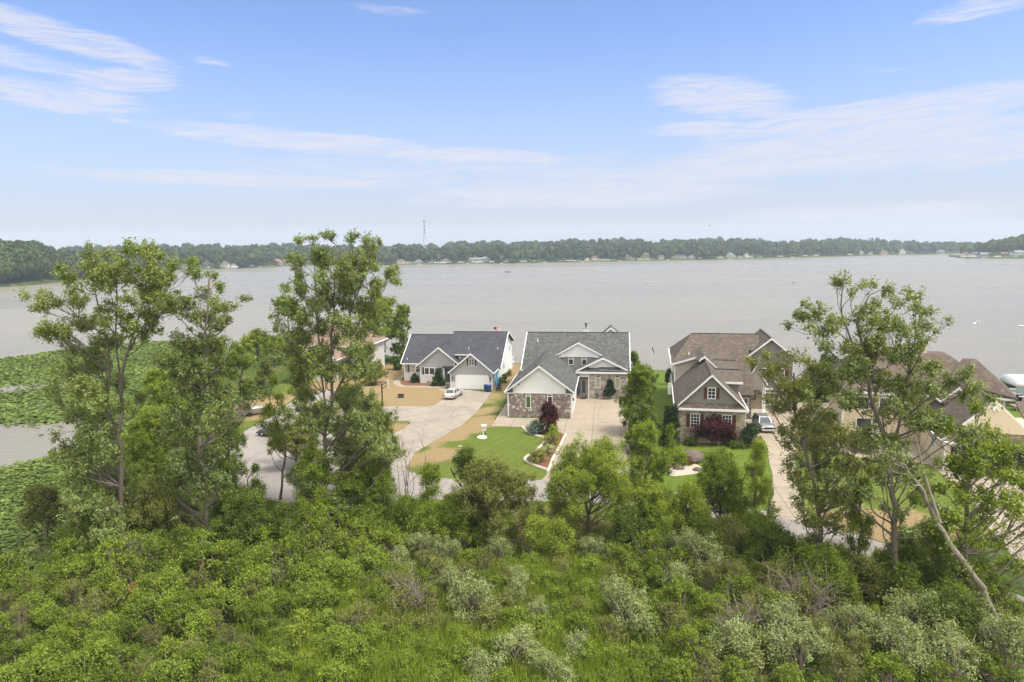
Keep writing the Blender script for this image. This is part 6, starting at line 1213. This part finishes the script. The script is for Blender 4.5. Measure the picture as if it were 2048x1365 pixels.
# aluminium boat on the grass
al = tag(empty('aluminium_boat', at(508, 830)), 'open aluminium boat on a trailer on the dry grass left of the road', 'boat'); al.rotation_euler.z = math.radians(28)
def hullb(L, Wd, Hb, z0): return [[(x, -w/2*.75, z0), (x, w/2*.75, z0), (x, w/2, z0+Hb), (x, w/2-.06, z0+Hb), (x, w/2*.7-.05, z0+.06), (x, -w/2*.7+.05, z0+.06), (x, -w/2+.06, z0+Hb), (x, -w/2, z0+Hb)] for x, w in ((-L/2, Wd*.8), (-L/4, Wd), (L/6, Wd), (L/2.6, Wd*.7), (L/2, Wd*.25))]
child(MB().loft(hullb(5.0, 1.7, .6, .45)), 'hull', M['alu'], al)
for x_ in (-1.4, -.1, 1.1): child(MB().box(x_, x_+.3, -.6, .6, .78, .84), 'seat', M['trim'], al)
child(MB().tube([(-2.3,-.5,.35),(2.0,-.5,.35),(3.4,0,.35),(2.0,.5,.35),(-2.3,.5,.35)], .05, 6), 'trailer_frame', M['alu'], al)
for s_ in (1, -1): child(MB().lathe([(.28,-.08),(.28,.08)], (-.6, s_*.95, .28), 14, axis='y'), 'wheel', M['rubber'], al)
child(MB().box(-2.9,-2.5,-.15,.15,.5,1.3), 'outboard_motor', M['black'], al)
gr_ = tag(empty('garden_chair', at(487, 808)), 'dark folding chair at the lawn edge above the aluminium boat', 'chair'); child(MB().box(-.4,.4,-.4,.4,.42,.5), 'seat', M['black'], gr_); child(MB().extr([(-.4,.36,.5),(.4,.36,.5),(.4,.6,1.2),(-.4,.6,1.2)], (0,.06,0)), 'backrest', M['black'], gr_)
for a_ in (-.36, .36):
    for b_ in (-.36, .36): child(MB().tube([(a_, b_, 0), (a_, b_, .45)], .03, 5), 'leg', M['black'], gr_)
wp = tag(empty('pole', at(597, 790)), 'short white post in front of the white house driveway', 'post'); child(MB().lathe([(.09,0),(.08,2.4)], (0,0,0), 8), 'shaft', M['white'], wp); child(MB().lathe([(.14,2.4),(.14,2.5),(.03,2.62)], (0,0,0), 8), 'cap', M['white'], wp)
# national flag behind the grey house, and the pennant pole
X, Y = h1(3.6, 21.5); fz = D(961, 663, Y)[2]; fg = tag(empty('flagpole', (X, Y, 0)), 'flagpole with a striped national flag behind the grey house roof ridge', 'flagpole'); top = D(960, 655, Y)[2]
child(MB().lathe([(.06, 0), (.04, top+.15)], (0,0,0), 8), 'pole', M['white'], fg)
stripes = MB(); nW = 8; Lf = 1.35; Hf = .85
for i in range(13):
    for j in range(nW):
        def fp(u, z): return (u*Lf, .10*math.sin(u*7)*u, top - z*Hf - .12*u + .04*math.sin(u*6))
        u0, u1 = j/nW, (j+1)/nW
        if i < 7 and u1 <= .45: continue
        stripes.extr([fp(u0, i/13), fp(u1, i/13), fp(u1, (i+1)/13), fp(u0, (i+1)/13)], (0, .012, 0), i % 2)
fo = stripes.build('flag', [M['red'], M['white']], fg); cn = MB()
for j in range(4): cn.extr([fp(j/nW, 0), fp((j+1)/nW, 0), fp((j+1)/nW, 7/13), fp(j/nW, 7/13)], (0, .012, 0))
cn.build('canton', M['navy'], fo)
X, Y = G(1303, 752); pz = D(1305, 692, Y)[2]; pn = tag(empty('flagpole', (X, Y, 0)), 'thin white pole with a narrow dark pennant hanging, at the water between two houses', 'flagpole')
child(MB().lathe([(.035, 0), (.025, pz+.1)], (0,0,0), 6), 'pole', M['trim'], pn); child(MB().extr([(0, 0, pz), (.16, 0, pz-.3), (.42, 0, pz-1.25), (.55, 0, pz-1.65), (.30, 0, pz-1.2), (.02, 0, pz-.6)], (0, .03, 0)), 'pennant', M['shutter_brown'], pn)
# boat lift at the right edge
bl = tag(empty('boat_lift', (77.0, 96.0, -1)), 'white canopied boat lift beyond the pale yellow house, right edge', 'boat lift'); bl.rotation_euler.z = math.radians(-8); cz = 4.1
rings = [[(x, 2.0*math.cos(t), cz+1.35*math.sin(t)**.8) for t in np.linspace(.0, math.pi, 12)] for x in (-5.5, -5.0, 0, 5.0, 5.5)]
child(MB().loft(rings), 'canopy', M['canvas'], bl, True); child(MB().box(-5.4, 5.4, -1.98, -1.93, cz-1.0, cz).box(-5.4, 5.4, 1.93, 1.98, cz-1.0, cz), 'canopy_skirt', M['skirt'], bl)
for x_ in (-4.4, 0, 4.4):
    for y_ in (-1.9, 1.9): child(MB().box(x_-.07, x_+.07, y_-.07, y_+.07, -1, cz), 'post', M['alu'], bl)
child(MB().box(-5, 5, -2, -1.85, 2.6, 2.75).box(-5, 5, 1.85, 2, 2.6, 2.75), 'rail', M['trim'], bl)
bt = tag(empty('motorboat', (77.0, 96.0, .0)), 'dark motorboat raised inside the white canopied lift', 'boat'); bt.rotation_euler.z = math.radians(-8); child(MB().loft(hullb(7.5, 2.6, 1.0, .3)), 'hull', M['black'], bt); child(MB().extr([(.2,-.9,1.3),(.2,.9,1.3),(-.1,.8,1.8),(-.1,-.8,1.8)], (.05,0,0)), 'windscreen', M['carglass'], bt)
dk = tag(MB().box(-7, 7, -.8, .8, .55, .7).box(-6.8, -6.6, -.7, -.5, -1, .55).box(6.6, 6.8, .5, .7, -1, .55).build('dock', M['wood']), 'wooden dock running along the canopied boat lift', 'dock'); dk.location = (77, 92.6, 0); dk.rotation_euler.z = math.radians(-8)
# the lake: anglers, swans, buoy
fb_ = tag(empty('fishing_boat', at(1015, 545, -1)), 'tiny dark fishing boat with two anglers in the middle of the lake', 'boat'); fb_.rotation_euler.z = .12; child(MB().loft(hullb(5.6, 1.9, .75, -.1)), 'hull', M['dkgrey'], fb_); child(MB().box(-2.7,-2.4,-.2,.2,.4,1.15), 'outboard_motor', M['black'], fb_)
def angler(px_off, label, mat, s):
    me = bpy.data.meshes.new('body'); vs = [(0,0,.55),(0,0,.85),(0,0,1.12),(0,0,1.25),(0,0,1.42),(.0,.2,1.08),(.12,.3,.85),(.36,.2,.86),(0,-.2,1.08),(.12,-.3,.85),(.36,-.2,.86),(.2,.12,.58),(.45,.14,.58),(.47,.14,.2),(.6,.14,.12),(.2,-.12,.58),(.45,-.14,.58),(.47,-.14,.2),(.6,-.14,.12)]
    es = [(0,1),(1,2),(2,3),(3,4),(2,5),(5,6),(6,7),(2,8),(8,9),(9,10),(0,11),(11,12),(12,13),(13,14),(0,15),(15,16),(16,17),(17,18)]; me.from_pydata(vs, es, []); root = tag(empty('person', at(1015, 545, -1)), label, 'person'); o = bpy.data.objects.new('body', me); col.objects.link(o); o.parent = root
    sk = o.modifiers.new('Skin', 'SKIN'); me.skin_vertices.new() if not me.skin_vertices else None
    rad = [.16,.17,.19,.06,.12,.08,.055,.04,.08,.055,.04,.11,.08,.055,.05,.11,.08,.055,.05]
    for i, r in enumerate(rad): me.skin_vertices[0].data[i].radius = (r, r)
    me.skin_vertices[0].data[0].use_root = True; o.modifiers.new('Sub', 'SUBSURF').levels = 1; me.materials.append(mat)
    root.location.x += px_off[0]; root.location.y += px_off[1]; root.location.z = -1 + .0; root.rotation_euler.z = s; return root
angler((-1.2, 0), 'seated angler in dark clothes in the stern of the fishing boat', M['navy'], 0.1); angler((1.1, 0), 'seated angler in dark clothes in the bow of the fishing boat', M['black'], 3.1)
for k, (px, py, lb) in enumerate(((1949, 648.5, 'white swan on the lake at right, leftmost of three'), (1959, 646.5, 'white swan on the lake at right, middle of three'), (2042, 653.5, 'white swan on the lake near the right edge'))):
    sw = tag(empty('swan', at(px, py, -1)), lb, 'swan', 'swans on the lake'); sw.rotation_euler.z = .3+k; sw.scale = (1.15,)*3 if k != 1 else (.9,)*3
    bdy = [[(x, r*math.cos(t)*.8, .12+r*.75*math.sin(t)+dz) for t in np.linspace(0, 6.283, 10, endpoint=False)] for x, r, dz in ((-.62,.03,.16),(-.4,.17,.08),(-.1,.26,.04),(.2,.24,.03),(.42,.14,.06),(.52,.06,.14),(.56,.05,.35),(.5,.045,.55),(.5,.05,.68),(.6,.06,.74),(.7,.03,.72))]
    child(MB().loft(bdy), 'body', M['white'], sw, True); child(MB().lathe([(.03,.7),(.012,.84)], (0, 0, .83), 6, axis='x'), 'beak', M['orange'], sw)
bu = tag(MB().lathe([(.1,-.3),(.5,-.1),(.5,.3),(.2,.8),(.15,1.1)], (0,0,0), 10).build('buoy', M['dkgrey']), 'small dark buoy floating far out on the right half of the lake', 'buoy'); bu.location = at(1587, 567, -1)
X, Y, Z = D(1420, 452, 230); bd = tag(empty('bird', (X, Y, Z)), 'single dark bird flying above the far tree line', 'bird')
child(MB().loft([[(x, r*math.cos(t), r*math.sin(t)) for t in np.linspace(0, 6.283, 8, endpoint=False)] for x, r in ((-.35,.02),(-.15,.07),(.1,.09),(.28,.05),(.36,.015))]), 'body', M['black'], bd)
for s_ in (1, -1): child(MB().extr([(-.12,0,.03),(.12,0,.03),(.05,s_*.35,.18),(-.1,s_*.7,.08),(-.16,s_*.4,.14)], (0,0,.02)), 'wing', M['black'], bd)

# ------------------------------------------------------------------ far shore: mast, water tower, houses, boat lifts and docks
mw = {'white': m_plain('far_white_walls', (.50,.50,.48), .7), 'cream': M['cream_siding'], 'grey': m_plain('far_grey_walls', (.30,.34,.38), .7), 'tan': m_plain('far_tan_walls', (.42,.34,.25), .7), 'brown': m_plain('far_brown_walls', (.24,.16,.125), .7)}
mr = {'dark': M['dkgrey'], 'brown': m_plain('far_brown_roof', (.16,.11,.08), .8), 'grey': m_plain('far_grey_roof', (.22,.23,.25), .8), 'red': m_plain('far_red_roof', (.20,.125,.10), .8)}
def shore_pt(px, setb, sh):
    sx, sy = G(px, interp(sh, px), -1.0); L = math.hypot(sx, sy); k = (L+setb)/L; return sx*k, sy*k
for (px, setb, wd, ht, wc, rc, sh, lb) in FARH:
    X, Y = shore_pt(px, setb, sh); zg = .3 + setb*.03; W2_ = wd; D2 = wd*.7
    root = tag(empty('lake_house', (X, Y, zg)), lb, 'house', 'houses along the far shore'); root.rotation_euler.z = (hash(lb) % 7 - 3)*.05 if False else ((px*7) % 9 - 4)*.06
    gf = (int(px)//3) % 2
    if gf:
        child(MB().extr([(-W2_/2, 0, -1), (W2_/2, 0, -1), (W2_/2, 0, ht), (0, 0, ht+W2_*.32), (-W2_/2, 0, ht)], (0, D2, 0)), 'wall', mw[wc], root)
        child(MB().slab([(-W2_/2-.5, -.6, ht-.1), (0, -.6, ht+W2_*.32+.2), (0, D2+.5, ht+W2_*.32+.2), (-W2_/2-.5, D2+.5, ht-.1)], .3).slab([(0, -.6, ht+W2_*.32+.2), (W2_/2+.5, -.6, ht-.1), (W2_/2+.5, D2+.5, ht-.1), (0, D2+.5, ht+W2_*.32+.2)], .3), 'roof', mr[rc], root)
    else:
        child(MB().box(-W2_/2, W2_/2, 0, D2, -1, ht), 'wall', mw[wc], root)
        child(MB().slab([(-W2_/2-.5, -.6, ht), (W2_/2+.5, -.6, ht), (W2_/2-.5, D2/2, ht+2.6), (-W2_/2+.5, D2/2, ht+2.6)], .3).slab([(-W2_/2+.5, D2/2, ht+2.6), (W2_/2-.5, D2/2, ht+2.6), (W2_/2+.5, D2+.6, ht), (-W2_/2-.5, D2+.6, ht)], .3), 'roof', mr[rc], root)
    nwin = max(2, int(wd//3.2))
    for fl_ in range(1 if ht < 4 else 2):
        for i in range(nwin): xc = -W2_/2 + W2_*(i+.5)/nwin; child(MB().box(xc-.7, xc+.7, -.08, .02, 1.0+fl_*2.8, 2.5+fl_*2.8), 'window', M['glass'], root)
# pontoon lifts, boats and docks along the far bank
rsx = np.random.default_rng(21); m_farw = m_plain('far_white_canvas', (.50,.51,.52), .7)  # duller white for lifts and boats on the far bank
for i, (px, kind_, lb) in enumerate(SHOREBITS):
    X, Y = shore_pt(px, -6 - (i % 3)*2, SH if px < 1895 else RSH); z = -1.0
    if kind_ == 'lift':
        m = MB(); Lc = 6 + (i % 3)*1.5
        m.loft([[(x, 1.7*math.cos(t), 3.0+.7*math.sin(t)) for t in np.linspace(0, math.pi, 7)] for x in (-Lc/2, Lc/2)])
        for x_ in (-Lc/2+.4, Lc/2-.4):
            for y_ in (-1.5, 1.5): m.box(x_-.1, x_+.1, y_-.1, y_+.1, -1, 3.0)
        o = m.build('canopied_lift', m_farw if i % 3 else M['skirt']); tag(o, lb, 'boat lift', 'boat lifts along the far bank')
    elif kind_ == 'boat':
        m = MB(); m.loft(hullb(7.0, 2.5, .9, .05)); m.box(-2.0, 1.0, -.9, .9, .9, 1.5); m.box(-2.2, 1.4, -1.1, 1.1, 2.2, 2.35)
        for x_ in (-2, 1.2): m.box(x_-.05, x_+.05, -1, -.9, .9, 2.2)
        o = m.build('pontoon_boat', m_farw); tag(o, lb, 'boat', 'boats moored along the far bank')
    else:
        m = MB(); m.box(-9, 9, -.9, .9, .6, .8)
        for x_ in (-8, -4, 0, 4, 8): m.box(x_-.12, x_+.12, -.8, -.6, -1, .6)
        o = m.build('dock', M['wood']); tag(o, lb, 'dock', 'docks along the far bank')
    o.location = (X, Y, z); o.rotation_euler.z = -math.atan2(X, Y)*.6 + rsx.normal()*.1
# lattice mast
X, Y, Z = D(848, 440, 1190.0); ms = tag(empty('radio_mast', (X, Y, 0)), 'tall thin lattice radio mast above the far trees', 'mast'); Ht = Z; mm = MB(); legs = []
for k in range(3):
    t = k*2.094 + .3; child(MB().tube([(5*math.cos(t), 5*math.sin(t), 0), (1.0*math.cos(t), 1.0*math.sin(t), Ht*.72), (.5*math.cos(t), .5*math.sin(t), Ht*.97)], .42, 5), 'leg', M['alu'], ms)
for i in range(16):
    z0 = Ht*.72*i/16; z1 = Ht*.72*(i+1)/16; r0 = 5-4*i/16; r1 = 5-4*(i+1)/16
    for k in range(3): t = k*2.094+.3; t2 = t+2.094; mm.tube([(r0*math.cos(t), r0*math.sin(t), z0), (r1*math.cos(t2), r1*math.sin(t2), z1)], .13, 4)
child(mm, 'bracing', M['alu'], ms)
for h in (.70, .76, .84, .965): child(MB().lathe([(.9, -.9), (1.5, -.8), (1.5, .8), (.9, .9)], (0, 0, Ht*h), 8), 'antenna_ring', M['dkgrey'], ms)
child(MB().tube([(0,0,Ht*.95),(0,0,Ht+2)], .2, 5), 'spike', M['dkgrey'], ms)
X, Y, Z = D(1737, 482, 1500.0); wtw = tag(empty('water_tower', (X, Y, 0)), 'pointed blue-grey water tower top poking above the far trees at right', 'water tower')
bl_ = m_plain('blue_grey_steel', (.16,.22,.36), .6); child(MB().lathe([(4.5, Z-3.0), (5.2, Z-1.5), (5.2, Z+1.2), (2.5, Z+3.8), (.3, Z+5.5)], (0,0,0), 14), 'tank', bl_, wtw); child(MB().lathe([(1.6, 0), (1.2, Z-3)], (0,0,0), 10), 'shaft', bl_, wtw)

# ------------------------------------------------------------------ the air
def haze():
    m = bpy.data.materials.new('hazy_air'); m.use_nodes = True; m.node_tree.nodes.clear(); T = NT(m.node_tree)
    v = T.n('ShaderNodeVolumePrincipled', {'Color': (.80,.90,1.0,1), 'Density': 0.0002, 'Anisotropy': 0.1})
    T.n('ShaderNodeOutputMaterial', {'Volume': v.outputs[0]})
    mb = MB(); mb.box(-2900, 2900, -260, 3300, -3.0, 112.0); o = mb.build('haze', m); tag(o, kind='stuff')
haze()
